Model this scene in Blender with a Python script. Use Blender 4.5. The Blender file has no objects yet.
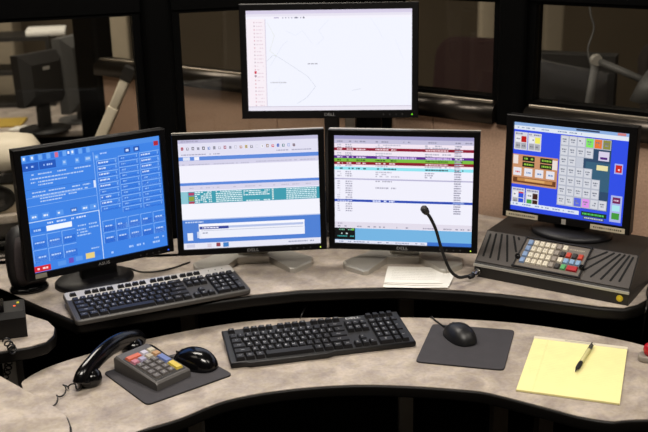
import bpy, bmesh, math, random
from mathutils import Vector, Matrix
random.seed(7)
SC = bpy.context.scene
COL = SC.collection

# ------------------------------------------------------------------ camera
F_PX, PITCH, ROLL, CAM_Z = 1000.0, .30825, -.02128, 1.762
FW = Vector((0, math.cos(PITCH), -math.sin(PITCH)))
UPV = Vector((0, math.sin(PITCH), math.cos(PITCH)))
RT = Vector((1, 0, 0))
CR = RT*math.cos(ROLL) + UPV*math.sin(ROLL)
CU = UPV*math.cos(ROLL) - RT*math.sin(ROLL)
cam_data = bpy.data.cameras.new('camera'); cam = bpy.data.objects.new('camera', cam_data); COL.objects.link(cam)
cam_data.sensor_width = 36; cam_data.lens = F_PX/648*36
cam_data.clip_start = .05
cam_data.dof.use_dof = True; cam_data.dof.focus_distance = 2.45; cam_data.dof.aperture_fstop = 4.5
M = Matrix((CR, CU, -FW)).transposed().to_4x4(); M.translation = Vector((0, 0, CAM_Z)); cam.matrix_world = M
SC.camera = cam
# ------------------------------------------------------------------ world, exposure
world = bpy.data.worlds.new('room_dark'); SC.world = world; world.use_nodes = True
world.node_tree.nodes['Background'].inputs[0].default_value = (.9, .85, .8, 1)
world.node_tree.nodes['Background'].inputs[1].default_value = .02
SC.view_settings.view_transform = 'Standard'; SC.view_settings.look = 'None'
SC.view_settings.exposure = 0; SC.view_settings.gamma = 1; SC.view_settings.use_curve_mapping = False

# ------------------------------------------------------------------ ceiling lamps (area lights sit in the ceiling troffers built below)
TROFFERS = [(.25, .9, 48, 1.2, .6, 'over the operator'), (-1.7, 1.5, 2, 1.2, .6, 'over the side desks'), (1.8, 1.5, 12, 1.2, .6, 'right of the consoles'),
            (-.6, 2.9, 34, 1.2, .6, 'over the monitors'), (-1.6, 4.6, 30, 1.2, .6, 'over the neighbouring desk beyond the glass'), (2.2, 5.6, 2, 1.2, .6, 'in the dim far right of the room')]
CEIL = 2.7
for x, y, p, sx, sy, _w in TROFFERS:
    ld = bpy.data.lights.new('ceiling_lamp_light', 'AREA'); ld.shape = 'RECTANGLE'; ld.size = sx; ld.size_y = sy
    ld.energy = p; ld.color = (1, .93, .84)
    lo = bpy.data.objects.new('ceiling_lamp_light', ld); COL.objects.link(lo); lo.location = (x, y, CEIL-.045)

# ------------------------------------------------------------------ pixel helpers (648x432 frame)
def ray(px, py): return FW + CR*((px-324)/F_PX) - CU*((py-216)/F_PX)
CAMP = Vector((0, 0, CAM_Z))
def G(px, py, z):                       # point of the level plane z seen at a pixel
    d = ray(px, py); return CAMP + d*((z-CAM_Z)/d.z)
def Wp(px, py, p, n):                   # point of a plane seen at a pixel
    d = ray(px, py); return CAMP + d*((Vector(p)-CAMP).dot(n)/d.dot(n))

# ------------------------------------------------------------------ materials
def lin(c):
    if isinstance(c, str): c = [int(c[i:i+2], 16) for i in (0, 2, 4)]
    return tuple(((v/255)/12.92 if v/255 <= .04045 else ((v/255+.055)/1.055)**2.4) for v in c[:3])
MATS = {}
def mat(name, col, rough=.5, metal=0, var=.0, scale=30, bump=0, bscale=400, spec=.5, emit=0, coat=0):
    if name in MATS: return MATS[name]
    m = bpy.data.materials.new(name); m.use_nodes = True; nt = m.node_tree; b = nt.nodes['Principled BSDF']
    c = lin(col); b.inputs['Base Color'].default_value = (*c, 1); b.inputs['Roughness'].default_value = rough
    b.inputs['Metallic'].default_value = metal; b.inputs['Specular IOR Level'].default_value = spec
    b.inputs['Coat Weight'].default_value = coat
    tc = nt.nodes.new('ShaderNodeTexCoord')
    nz = nt.nodes.new('ShaderNodeTexNoise'); nz.inputs['Scale'].default_value = scale; nz.inputs['Detail'].default_value = 4
    nt.links.new(tc.outputs['Object'], nz.inputs['Vector'])
    v = max(var, .03)
    cr = nt.nodes.new('ShaderNodeValToRGB')
    cr.color_ramp.elements[0].position = .3; cr.color_ramp.elements[1].position = .7
    cr.color_ramp.elements[0].color = (*[max(x*(1-v), 0) for x in c], 1); cr.color_ramp.elements[1].color = (*[min(x*(1+v), 1) for x in c], 1)
    nt.links.new(nz.outputs['Fac'], cr.inputs['Fac']); nt.links.new(cr.outputs['Color'], b.inputs['Base Color'])
    if bump:
        n2 = nt.nodes.new('ShaderNodeTexNoise'); n2.inputs['Scale'].default_value = bscale; n2.inputs['Detail'].default_value = 2
        nt.links.new(tc.outputs['Object'], n2.inputs['Vector'])
        bp = nt.nodes.new('ShaderNodeBump'); bp.inputs['Strength'].default_value = bump; bp.inputs['Distance'].default_value = .001
        nt.links.new(n2.outputs['Fac'], bp.inputs['Height']); nt.links.new(bp.outputs['Normal'], b.inputs['Normal'])
    if emit:
        b.inputs['Emission Color'].default_value = (*c, 1); b.inputs['Emission Strength'].default_value = emit
    MATS[name] = m; return m
def laminate():
    m = bpy.data.materials.new('mottled_laminate'); m.use_nodes = True; nt = m.node_tree; b = nt.nodes['Principled BSDF']
    tc = nt.nodes.new('ShaderNodeTexCoord')
    def noise(s, d, dist):
        n = nt.nodes.new('ShaderNodeTexNoise'); n.inputs['Scale'].default_value = s; n.inputs['Detail'].default_value = d
        n.inputs['Distortion'].default_value = dist; nt.links.new(tc.outputs['Object'], n.inputs['Vector']); return n
    a = noise(16, 10, .5); c = noise(130, 6, .3)
    r1 = nt.nodes.new('ShaderNodeValToRGB'); e = r1.color_ramp.elements
    e[0].position = .34; e[0].color = (*lin('9a9088'), 1); e[1].position = .66; e[1].color = (*lin('c0b6ac'), 1)
    k = e.new(.5); k.color = (*lin('ada399'), 1)
    r2 = nt.nodes.new('ShaderNodeValToRGB'); e = r2.color_ramp.elements
    e[0].position = .35; e[0].color = (.82, .80, .78, 1); e[1].position = .6; e[1].color = (1, 1, 1, 1)
    mx = nt.nodes.new('ShaderNodeMixRGB'); mx.blend_type = 'MULTIPLY'; mx.inputs[0].default_value = .7
    nt.links.new(a.outputs['Fac'], r1.inputs['Fac']); nt.links.new(c.outputs['Fac'], r2.inputs['Fac'])
    nt.links.new(r1.outputs['Color'], mx.inputs[1]); nt.links.new(r2.outputs['Color'], mx.inputs[2])
    t3 = noise(38, 7, .8); r3 = nt.nodes.new('ShaderNodeValToRGB'); e = r3.color_ramp.elements
    e[0].position = .36; e[0].color = (.86, .84, .88, 1); e[1].position = .64; e[1].color = (1.0, .97, .86, 1)
    k = e.new(.5); k.color = (1, .97, .94, 1)
    m3 = nt.nodes.new('ShaderNodeMixRGB'); m3.blend_type = 'MULTIPLY'; m3.inputs[0].default_value = .65
    nt.links.new(t3.outputs['Fac'], r3.inputs['Fac']); nt.links.new(mx.outputs[0], m3.inputs[1]); nt.links.new(r3.outputs['Color'], m3.inputs[2])
    nt.links.new(m3.outputs[0], b.inputs['Base Color']); b.inputs['Roughness'].default_value = .5
    b.inputs['Specular IOR Level'].default_value = .35
    return m
LAM = laminate()
def screen_mat():
    m = bpy.data.materials.new('lit_screen'); m.use_nodes = True; nt = m.node_tree; b = nt.nodes['Principled BSDF']
    at = nt.nodes.new('ShaderNodeAttribute'); at.attribute_name = 'ui'
    b.inputs['Base Color'].default_value = (.01, .01, .01, 1); b.inputs['Roughness'].default_value = .45
    b.inputs['Specular IOR Level'].default_value = .2
    nt.links.new(at.outputs['Color'], b.inputs['Emission Color']); b.inputs['Emission Strength'].default_value = 1.0
    return m
SCREEN = screen_mat()
def print_mat():
    m = bpy.data.materials.new('printed_colours'); m.use_nodes = True; nt = m.node_tree; b = nt.nodes['Principled BSDF']
    at = nt.nodes.new('ShaderNodeAttribute'); at.attribute_name = 'ui'
    nt.links.new(at.outputs['Color'], b.inputs['Base Color']); b.inputs['Roughness'].default_value = .6
    return m
PRINT = print_mat()
def glass_mat():
    m = bpy.data.materials.new('partition_glass'); m.use_nodes = True; nt = m.node_tree
    for n in list(nt.nodes): nt.nodes.remove(n)
    out = nt.nodes.new('ShaderNodeOutputMaterial'); mx = nt.nodes.new('ShaderNodeMixShader')
    tr = nt.nodes.new('ShaderNodeBsdfTransparent'); tr.inputs[0].default_value = (.93, .92, .89, 1)
    gl = nt.nodes.new('ShaderNodeBsdfGlossy'); gl.inputs['Roughness'].default_value = .02
    fr = nt.nodes.new('ShaderNodeFresnel'); fr.inputs[0].default_value = 1.5
    nt.links.new(fr.outputs[0], mx.inputs[0]); nt.links.new(tr.outputs[0], mx.inputs[1]); nt.links.new(gl.outputs[0], mx.inputs[2])
    nt.links.new(mx.outputs[0], out.inputs[0]); return m
GLASS = glass_mat()
BLACK = mat('black_plastic', '111013', .45, bump=.15, spec=.4)
BLACKG = mat('glossy_black_plastic', '08080a', .16)
KEYB = mat('black_key_plastic', '151416', .42, spec=.35)
DARKG = mat('dark_grey_plastic', '2c2b2c', .5, bump=.2)
BEZEL = mat('black_bezel', '080708', .4, spec=.2)
FRAME = mat('black_frame_paint', '040404', .45, spec=.08)
SILVER = mat('silver_plastic', 'b3b0a8', .38, metal=.35)
SILVERD = mat('dull_silver', 'b0aba2', .42, metal=.25)
STAND = mat('stand_silver', 'b4b0a8', .36, metal=.5)
RUBBER = mat('black_rubber', '141414', .75, bump=.3)
PADM = mat('charcoal_mouse_pad', '38363a', .82, var=.08, bump=.4, bscale=900)
EDGE = mat('dark_edge_band', '0d0b09', .45, spec=.2)
FABRIC = mat('tan_fabric', 'bb9c86', .95, var=.13, scale=160, bump=.8, bscale=700, spec=.1)
CREAM = mat('cream_plastic', 'd6ccb8', .55)
WHITEP = mat('white_paper', 'e9e6dd', .8)
YPAPER = mat('yellow_paper', 'f0e8a6', .8, var=.02)
CARPET = mat('dark_carpet', '0b0a09', .98, var=.3, scale=80, spec=.05)
LEGM = mat('grey_leg_paint', '9a938a', .5, metal=.3)
METAL = mat('polished_metal', 'c8c6c0', .22, metal=1)
WHITEPRINT = mat('white_print', 'd8d8d8', .6)
CABLE = mat('black_cable', '0d0c0c', .4)

# ------------------------------------------------------------------ mesh builder
class MB:
    def __init__(self): self.v = []; self.f = []; self.c = []; self.sm = []
    def add(self, vs, fs, M=None, smooth=False, col=None):
        o = len(self.v)
        self.v += [tuple(M @ Vector(v)) if M else tuple(v) for v in vs]
        for f in fs:
            self.f.append(tuple(i+o for i in f)); self.sm.append(smooth); self.c.append(col)
        return self
    def box(self, c, s, M=None, col=None):
        x, y, z = c; a, b, d = s[0]/2, s[1]/2, s[2]/2
        vs = [(x+i*a, y+j*b, z+k*d) for k in (-1, 1) for j in (-1, 1) for i in (-1, 1)]
        return self.add(vs, [(0, 2, 3, 1), (4, 5, 7, 6), (0, 1, 5, 4), (2, 6, 7, 3), (0, 4, 6, 2), (1, 3, 7, 5)], M, col=col)
    def frustum(self, c, s0, s1, h, off=(0, 0), M=None, col=None):   # base size s0 at z, top size s1 at z+h
        x, y, z = c
        vs = [(x+i*s0[0]/2, y+j*s0[1]/2, z) for j in (-1, 1) for i in (-1, 1)] + [(x+off[0]+i*s1[0]/2, y+off[1]+j*s1[1]/2, z+h) for j in (-1, 1) for i in (-1, 1)]
        return self.add(vs, [(0, 2, 3, 1), (4, 5, 7, 6), (0, 1, 5, 4), (2, 6, 7, 3), (0, 4, 6, 2), (1, 3, 7, 5)], M, col=col)
    def loops(self, L, M=None, smooth=True, cap0=True, cap1=True, closed=True):
        n = len(L[0]); vs = [p for l in L for p in l]; fs = []
        for a in range(len(L)-1):
            for i in range(n if closed else n-1):
                j = (i+1) % n; fs.append((a*n+i, a*n+j, (a+1)*n+j, (a+1)*n+i))
        self.add(vs, fs, M, smooth)
        o = len(self.v)-len(vs)
        if cap0: self.f.append(tuple(o+i for i in reversed(range(n)))); self.sm.append(False); self.c.append(None)
        if cap1: self.f.append(tuple(o+(len(L)-1)*n+i for i in range(n))); self.sm.append(False); self.c.append(None)
        return self
    def prism(self, out, z0, z1, M=None, bev=0, n=3, smooth=True):   # out counter-clockwise, bevelled rims
        L = []
        def inset(d):
            r = []; m = len(out)
            for i in range(m):
                p, q, s = Vector(out[i-1][:2]), Vector(out[i][:2]), Vector(out[(i+1) % m][:2])
                a = (q-p).normalized(); b = (s-q).normalized(); na = Vector((-a.y, a.x)); nb = Vector((-b.y, b.x))
                k = na+nb; k = k/max(k.length_squared/2, .25) if k.length > 1e-6 else na
                r.append(q+k*d)
            return r
        if bev:
            for i in range(n+1):
                t = math.pi/2*i/n; L.append([(*p, z0+bev*(1-math.sin(t))) for p in inset(bev*(1-math.cos(t+0) if False else 1-math.sin(t)) if False else bev*(1-math.sin(t)))] if False else [(*p, z0+bev*(1-math.cos(t))) for p in inset(bev*(1-math.sin(t)))])
            for i in range(n+1):
                t = math.pi/2*i/n; L.append([(*p, z1-bev*(1-math.sin(t))) for p in inset(bev*(1-math.cos(t)))])
        else: L = [[(*p[:2], z0) for p in out], [(*p[:2], z1) for p in out]]
        return self.loops(L, M, smooth=bool(bev) and smooth)
    def lathe(self, prof, n=24, M=None, smooth=True):
        L = [[(r*math.cos(2*math.pi*i/n), r*math.sin(2*math.pi*i/n), z) for i in range(n)] for r, z in prof]
        return self.loops(L, M, smooth)
    def tube(self, pts, r, n=8, M=None, sec=None):
        pts = [Vector(p) for p in pts]; L = []; up = None
        for i, p in enumerate(pts):
            t = (pts[min(i+1, len(pts)-1)]-pts[max(i-1, 0)]).normalized()
            if up is None: up = Vector((0, 0, 1)) if abs(t.z) < .9 else Vector((0, 1, 0))
            s = t.cross(up).normalized(); up = s.cross(t).normalized()
            rr = r[i] if isinstance(r, (list, tuple)) else r
            ra, rb = rr if isinstance(rr, tuple) else (rr, rr)
            L.append([p + s*(ra*math.cos(2*math.pi*k/n)) + up*(rb*math.sin(2*math.pi*k/n)) for k in range(n)])
        return self.loops(L, M)
    def build(self, name, m, parent=None):
        me = bpy.data.meshes.new(name); me.from_pydata(self.v, [], self.f)
        me.polygons.foreach_set('use_smooth', self.sm)
        if any(c is not None for c in self.c):
            a = me.color_attributes.new('ui', 'FLOAT_COLOR', 'CORNER')
            for p, c in zip(me.polygons, self.c):
                k = (*lin(c), 1) if c is not None else (0, 0, 0, 1)
                for li in p.loop_indices: a.data[li].color = k
        me.materials.append(m); me.update()
        bm = bmesh.new(); bm.from_mesh(me); 
        if not any(c is not None for c in self.c): bmesh.ops.recalc_face_normals(bm, faces=bm.faces)
        bm.to_mesh(me); bm.free()
        return obj(name, me, parent)
def obj(name, me, parent=None):
    o = bpy.data.objects.new(name, me); COL.objects.link(o)
    if parent: o.parent = parent
    return o
def tag(o, label, cat=None, group=None, kind=None):
    o['label'] = label
    if cat: o['category'] = cat
    if group: o['group'] = group
    if kind: o['kind'] = kind
    return o
def thing(name, label, cat, loc=(0, 0, 0), rz=0, group=None):
    o = obj(name, None); o.location = loc; o.rotation_euler = (0, 0, rz); return tag(o, label, cat, group)
def rrect(w, d, r, n=5, cx=0, cy=0):
    p = []
    for sx, sy, a0 in ((1, -1, -90), (1, 1, 0), (-1, 1, 90), (-1, -1, 180)):
        for i in range(n+1):
            a = math.radians(a0+90*i/n); p.append((cx+sx*(w/2-r)+r*math.cos(a), cy+sy*(d/2-r)+r*math.sin(a)))
    return p
def spline(P, n=8, closed=False):
    P = [Vector(p) for p in P]; out = []; N = len(P)
    for i in range(N if closed else N-1):
        a, b, c, d = (P[(i-1) % N], P[i], P[(i+1) % N], P[(i+2) % N]) if closed else (P[max(i-1, 0)], P[i], P[i+1], P[min(i+2, N-1)])
        for k in range(n):
            t = k/n; out.append(.5*((2*b)+(c-a)*t+(2*a-5*b+4*c-d)*t*t+(3*b-a-3*c+d)*t*t*t))
    if not closed: out.append(P[-1])
    return out
def ccw(p):
    a = sum(p[i][0]*p[(i+1) % len(p)][1]-p[(i+1) % len(p)][0]*p[i][1] for i in range(len(p)))
    return p if a > 0 else list(reversed(p))
GLY = {}
def text_geo(s):
    if s in GLY: return GLY[s]
    cu = bpy.data.curves.new('t', 'FONT'); cu.body = s; cu.size = 1; cu.align_x = 'CENTER'; cu.align_y = 'CENTER'; cu.resolution_u = 2
    o = bpy.data.objects.new('t', cu); me = o.to_mesh()
    GLY[s] = ([tuple(v.co) for v in me.vertices], [tuple(p.vertices) for p in me.polygons])
    o.to_mesh_clear(); bpy.data.objects.remove(o); bpy.data.curves.remove(cu)
    return GLY[s]
def add_text(mb, s, x, y, z, size, M=None, col=None, sx=1):
    v, f = text_geo(s); mb.add([(x+p[0]*size*sx, y+p[1]*size, z) for p in v], f, M, col=col)
T, Rz, Rx, Ry = Matrix.Translation, lambda a: Matrix.Rotation(a, 4, 'Z'), lambda a: Matrix.Rotation(a, 4, 'X'), lambda a: Matrix.Rotation(a, 4, 'Y')

# ================================================================== the setting
FZ, BZ = .71, .78            # keyboard desk and monitor desk heights
fl = MB().box((0, 2.2, -.02), (8, 10, .04)).build('floor', CARPET); fl['kind'] = 'structure'; fl['label'] = 'dark carpeted floor under the consoles'
ce = MB().box((0, 2.2, CEIL+.02), (8, 10, .04)).build('ceiling', mat('ceiling_tile', '8a8478', .9)); ce['kind'] = 'structure'; ce['label'] = 'pale ceiling of the control room'
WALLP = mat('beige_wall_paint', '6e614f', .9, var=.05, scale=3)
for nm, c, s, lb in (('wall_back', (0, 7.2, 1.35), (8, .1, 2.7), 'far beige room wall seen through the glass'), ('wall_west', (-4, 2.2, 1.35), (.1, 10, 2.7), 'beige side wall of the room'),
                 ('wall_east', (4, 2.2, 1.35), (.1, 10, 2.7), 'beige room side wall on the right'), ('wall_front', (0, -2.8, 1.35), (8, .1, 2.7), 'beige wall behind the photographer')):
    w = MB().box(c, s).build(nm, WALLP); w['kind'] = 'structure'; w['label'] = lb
for x, y, p, sx, sy, wh in TROFFERS:
    t = thing('ceiling_light', 'recessed ceiling light panel '+wh, 'light', (x, y, CEIL), 0, 'ceiling light panels')
    m = MB()
    for k in (-1, 1): m.box((k*(sx/2+.015), 0, -.02), (.03, sy+.06, .04)); m.box((0, k*(sy/2+.015), -.02), (sx, .03, .04))
    m.build('frame', mat('white_enamel', 'e0ded8', .4), t)
    MB().box((0, 0, -.018), (sx, sy, .01)).build('diffuser', mat('lamp_diffuser', 'fff0d8', .6, emit=1.5), t)

# ---- partition walls: wall_right carries fabric + rail + glass, wall_left is glazed nearly down to the desk
ZT, ZS, ZF = 1.46, 1.15, 1.08            # window head, sill rail top, top of the fabric
RP = Vector((.54, 3.105, 0)); RDIR = Vector((1, -.745, 0)).normalized(); RN = Vector((-RDIR.y, RDIR.x, 0))   # RN points away from the camera
LP1, LP2 = G(0, 18, ZT), G(135, 11, ZT)
LP = Vector((LP2.x, LP2.y, 0)); LDIR = Vector((LP2.x-LP1.x, LP2.y-LP1.y, 0)).normalized(); LN = Vector((-LDIR.y, LDIR.x, 0))
# junction of the two lines
det = LDIR.x*(-RDIR.y)+RDIR.x*LDIR.y
dd = RP-LP; tl = (dd.x*(-RDIR.y)+RDIR.x*dd.y)/det; J = LP+LDIR*tl
def frame_M(origin, d): return Matrix.Translation(origin) @ Matrix.Rotation(math.atan2(d.y, d.x), 4, 'Z')
RM = frame_M(J, RDIR)          # local x along the wall from the junction, local y away from the camera
LM = frame_M(J, LDIR)          # local x negative going left
def along(px, py, P, N, D, O): return (Wp(px, py, P, N)-O).dot(D)
rB0, rB1 = along(493, 60, RP, RN, RDIR, J), along(540, 60, RP, RN, RDIR, J)
lA0, lA1 = along(135, 60, LP, LN, LDIR, J), along(180, 60, LP, LN, LDIR, J)
def wall(nm, Mx, lab):
    o = obj(nm, None); o.matrix_world = Mx; o['kind'] = 'structure'; o['label'] = lab; return o
R_END, L_END = 1.35, -2.3
lE = along(378, 60, LP, LN, LDIR, J); rW = along(396, 60, RP, RN, RDIR, J)
wr = wall('wall_right', RM, 'low partition with tan fabric, black rail and glass behind the right monitors')
def fabric(par, x0, x1, z0, z1, th=.05):
    MB().prism(rrect(x1-x0, z1-z0, .004, 2, (x0+x1)/2, (z0+z1)/2), -th/2, th/2, Matrix.Rotation(math.radians(90), 4, 'X'), bev=.003).build('fabric_panel', FABRIC, par)
seam = (rB0+rB1)/2
rL0, rL1 = along(83, 60, RP, RN, RDIR, J), along(106, 60, RP, RN, RDIR, J)
for a, b in ((rL1-.02, -.66), (-.657, -.004), (.0, seam), (seam+.003, R_END)):
    fabric(wr, a, b, .745, ZF); MB().box(((a+b)/2, 0, .42), (b-a, .048, .64)).build('base_panel', FRAME, wr)  # base panels black instead of fabric: under-desk shade put into the colour
def rail(par, x0, x1, z0, z1, m, name='rail', d=.11):
    pr = []
    h = (z1-z0)
    for i in range(9):
        a = math.pi*i/8 ; pr.append((-d/2*math.cos(a)*1.0, z0+h*.45+h*.55*math.sin(a)))
    pr = [(d/2, z0)] + list(reversed(pr)) + [(-d/2, z0)]
    L = [[(x, y, z) for y, z in pr] for x in (x0, x1)]
    return MB().loops(L, smooth=True).build(name, m, par)
RAILM = mat('dark_metal_rail', '3c3732', .28, metal=.85)
rail(wr, rL1-.02, rW-.06, ZF, ZS, RAILM); rail(wr, rW, rB0+.03, ZF, ZS, RAILM); rail(wr, rB1-.025, R_END, ZF, ZS, RAILM)
RGLINT = mat('rail_glint_silver', '93897a', .35, metal=.7)
for a, b in ((rL1, rW-.07), (rW+.005, rB0+.02), (rB1-.015, R_END)):
    MB().prism(rrect(.012, .008, .0035, 3), a, b, T((0, -.030, ZS-.006)) @ Matrix.Rotation(math.radians(90), 4, 'Y')).build('rail_glint', RGLINT, wr)  # silver strip stands in for the bright highlight along the rail top
MB().box(((R_END+rL1)/2, 0, .05), (R_END-rL1, .05, .1)).build('plinth', FRAME, wr)
MB().box(((R_END+rW)/2, 0, ZT+.06), (R_END-rW, .07, .12)).build('header', FRAME, wr)
def post(par, x0, x1, z0=0, z1=ZT+.12, d=.1):
    m = MB(); m.prism(rrect(x1-x0, d, .02, 4, (x0+x1)/2, 0), z0, z1); return m.build('post', FRAME, par)
post(wr, rB0+.035, rB1-.03, ZF); post(wr, R_END, R_END+.1); post(wr, rW-.06, rW); post(wr, rL0, rL1)
wl = wall('wall_left', LM, 'black framed glazed partition behind the left monitors')
for a, b in ((L_END, lA0), (lA0+.003, lE-.06)): MB().box(((a+b)/2, 0, .42), (b-a, .048, .64)).build('base_panel', FRAME, wl)  # black colour stands in for the shade below the desk
rail(wl, L_END, lA0, .74, .79, RAILM); rail(wl, lA1, lE-.06, .74, .79, RAILM)
MB().box(((L_END+lE)/2, 0, ZT+.06), (lE-L_END, .07, .12)).build('header', FRAME, wl)
MB().box(((L_END+lE)/2, 0, .05), (lE-L_END, .05, .1)).build('plinth', FRAME, wl)
post(wl, lA0+.02, lA1-.02); post(wl, L_END-.1, L_END); post(wl, lE-.06, lE)
wn = [0]
def window(Mx, x0, x1, z0, z1, lab):
    wn[0] += 1
    o = obj('window_%d' % wn[0], None); o.matrix_world = Mx; o['kind'] = 'structure'; o['label'] = lab
    w = .022
    for n2, c, s in (('frame_side', (x0+w/2, 0, (z0+z1)/2), (w, .05, z1-z0)), ('frame_side', (x1-w/2, 0, (z0+z1)/2), (w, .05, z1-z0)),
                     ('frame_head', ((x0+x1)/2, 0, z1-w/4), (x1-x0-2*w, .05, w/2)), ('frame_foot', ((x0+x1)/2, 0, z0+w/4), (x1-x0-2*w, .05, w/2))):
        MB().box(c, s).build(n2, FRAME, o)
    MB().box(((x0+x1)/2, 0, (z0+z1)/2), (x1-x0-2*w, .006, z1-z0-w)).build('pane', GLASS, o)
window(LM, L_END, lA0+.02, .79, ZT, 'wide glass window left of the broad black post')
window(LM, lA1-.02, lE-.06, .79, ZT, 'glass window between the black post and the high monitor')
window(RM, rW, rB0+.035, ZS, ZT, 'dark glass window right of the high monitor')
window(RM, rB1-.03, R_END, ZS, ZT, 'dark glass window above the right touch screen monitor')

# ================================================================== desks
def desk(name, label, outline, z, th, legs, inset=.004):
    out = ccw([(p[0], p[1]) for p in outline])
    cx = sum(p[0] for p in out)/len(out); cy = sum(p[1] for p in out)/len(out)
    t = thing(name, label, 'desk', (cx, cy, 0))
    loc = [(p[0]-cx, p[1]-cy) for p in out]
    MB().prism(loc, z-th, z-.0015, bev=min(inset+.002, th/2.2), n=4).build('edge_band', EDGE, t)
    r = []; m = len(loc)
    for i in range(m):
        p, q, s = Vector(loc[i-1]), Vector(loc[i]), Vector(loc[(i+1) % m])
        a = (q-p).normalized(); b = (s-q).normalized(); k = Vector((-a.y, a.x))+Vector((-b.y, b.x)); k = k/max(k.length_squared/2, .3)
        r.append(tuple(q+k*inset))
    MB().prism(r, z-.003, z).build('laminate_top', LAM, t)
    for lx, ly, s in legs:
        m2 = MB().box((lx-cx, ly-cy, (z-th)/2), (s, s*1.6, z-th-.0)); m2.build('leg', LEGM, t)
        MB().prism(rrect(s*1.4, .5, .015, 3, lx-cx, ly-cy), .0, .025, bev=.005).build('foot', LEGM, t)
    return t
def edge_px(L, z): return [G(x, y, z).xy for x, y in L]
ff = edge_px([(24, 379), (60, 362), (140, 340), (230, 323), (300, 317.5), (415, 317), (500, 321), (560, 328), (610, 337), (648, 346)], FZ)
fn = edge_px([(648, 415), (630, 420.5), (610, 421.7), (580, 417), (553, 410), (515, 400), (484, 392.6), (460, 390), (413, 386.7), (353, 385.4), (288, 390), (228, 400.5), (180, 419), (140, 431)], FZ)
fn += [Vector((-.46, 1.80)), Vector((-.56, 1.84)), Vector((-.665, 1.99)), Vector((-.70, 2.06))]
ff.insert(len(ff), Vector((.86, 2.12))); ff.append(Vector((.88, 2.0))); ff.append(Vector((.80, 1.87)))
fo = [p.to_2d() for p in spline([(p.x, p.y, 0) for p in ff+fn[1:]], 5, True)]
front = desk('keyboard_desk', 'front curved grey mottled laminate desk carrying the black keyboard and yellow pad', fo, FZ, .03,
     [(G(514, 400, FZ-.03).x, 2.18, .035), (G(566, 400, FZ-.03).x, 2.2, .035), (-.45, 2.1, .035)])
rf = edge_px([(0, 290), (40, 308), (74, 322), (82, 322), (110, 317), (170, 307), (250, 296), (300, 291), (350, 289), (400, 288), (460, 291), (500, 294.5), (547, 300), (599, 307), (625, 309), (640, 305)], BZ)
rf += [Vector((.86, 2.37)), Vector((1.02, 2.42)), Vector((1.25, 2.40))]
def wl_pt(s, off): p = J+LDIR*s-LN*off; return Vector((p.x, p.y))
def wr_pt(s, off): p = J+RDIR*s-RN*off; return Vector((p.x, p.y))
back = [wr_pt(1.2, .045), wr_pt(.6, .045), wr_pt(.09, .045), wl_pt(-.1, .07), wl_pt(-.9, .07), wl_pt(-1.6, .07)]
rear = desk('monitor_desk', 'rear raised curved laminate desk with dark edge carrying the monitors', list(rf)+back+[Vector((-1.35, 2.7)), Vector((-1.1, 2.68))], BZ, .035,
     [(G(178, 322, FZ).x, 2.62, .04), (G(411, 310, FZ).x, 2.62, .04), (-.95, 2.75, .04), (.95, 2.55, .04)], .008)
cx, cy = rear.location.x, rear.location.y
MB().box((.0-cx, 2.95-cy, .38), (1.5, .02, .72)).build('under_desk_panel', FRAME, rear)  # added unseen black panel, keeps light from reaching under the desk
s1 = edge_px([(0, 309), (25, 313), (49, 320.5), (56, 327), (55, 335), (47, 342), (30, 347), (0, 352)], BZ)
desk('side_shelf', 'small rounded laminate side desk holding the black button box', s1+[Vector((-1.0, 2.08)), Vector((-1.3, 2.1)), Vector((-1.3, 2.36)), Vector((-1.0, 2.36))], BZ, .032, [(-.95, 2.22, .035)])
s2 = edge_px([(0, 374.5), (30, 391), (58, 407), (68, 416), (71.5, 425), (72, 440)], BZ)
desk('side_return', 'bare laminate desk corner at the lower left foreground', s2+[Vector((-.52, 1.5)), Vector((-1.2, 1.4)), Vector((-1.3, 2.04)), Vector((-.85, 2.06))], BZ, .032, [(-.8, 1.75, .035)])

# ================================================================== screens
class UI:
    def __init__(s, W, H, Mx): s.W = W; s.H = H; s.M = Mx; s.mb = MB(); s.k = 0
    def r(s, u0, v0, u1, v1, c, lay=1):
        s.k += 1; z = lay*.00008 + s.k*2e-7
        x0, x1, y0, y1 = (u0-.5)*s.W, (u1-.5)*s.W, (.5-v0)*s.H, (.5-v1)*s.H
        s.mb.add([(x0, y1, z), (x1, y1, z), (x1, y0, z), (x0, y0, z)], [(0, 1, 2, 3)], s.M, col=c)
    def tx(s, u0, u1, v, h, c, lay=3, gap=.3):       # a line of fine print as short dashes
        u = u0
        while u < u1:
            w = random.uniform(.006, .022)
            if random.random() > gap*.5: s.r(u, v, min(u+w, u1), v+h, c, lay)
            u += w+.004
    def line(s, pts, w, c, lay=2):
        for a, b in zip(pts, pts[1:]):
            p, q = [Vector(((x-.5)*s.W, (.5-y)*s.H, lay*.00008)) for x, y in (a, b)]
            n = (q-p).normalized(); n = Vector((-n.y, n.x, 0))*w*s.W/2
            s.mb.add([p-n, q-n, q+n, p+n], [(0, 1, 2, 3)], s.M, col=c)
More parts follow.
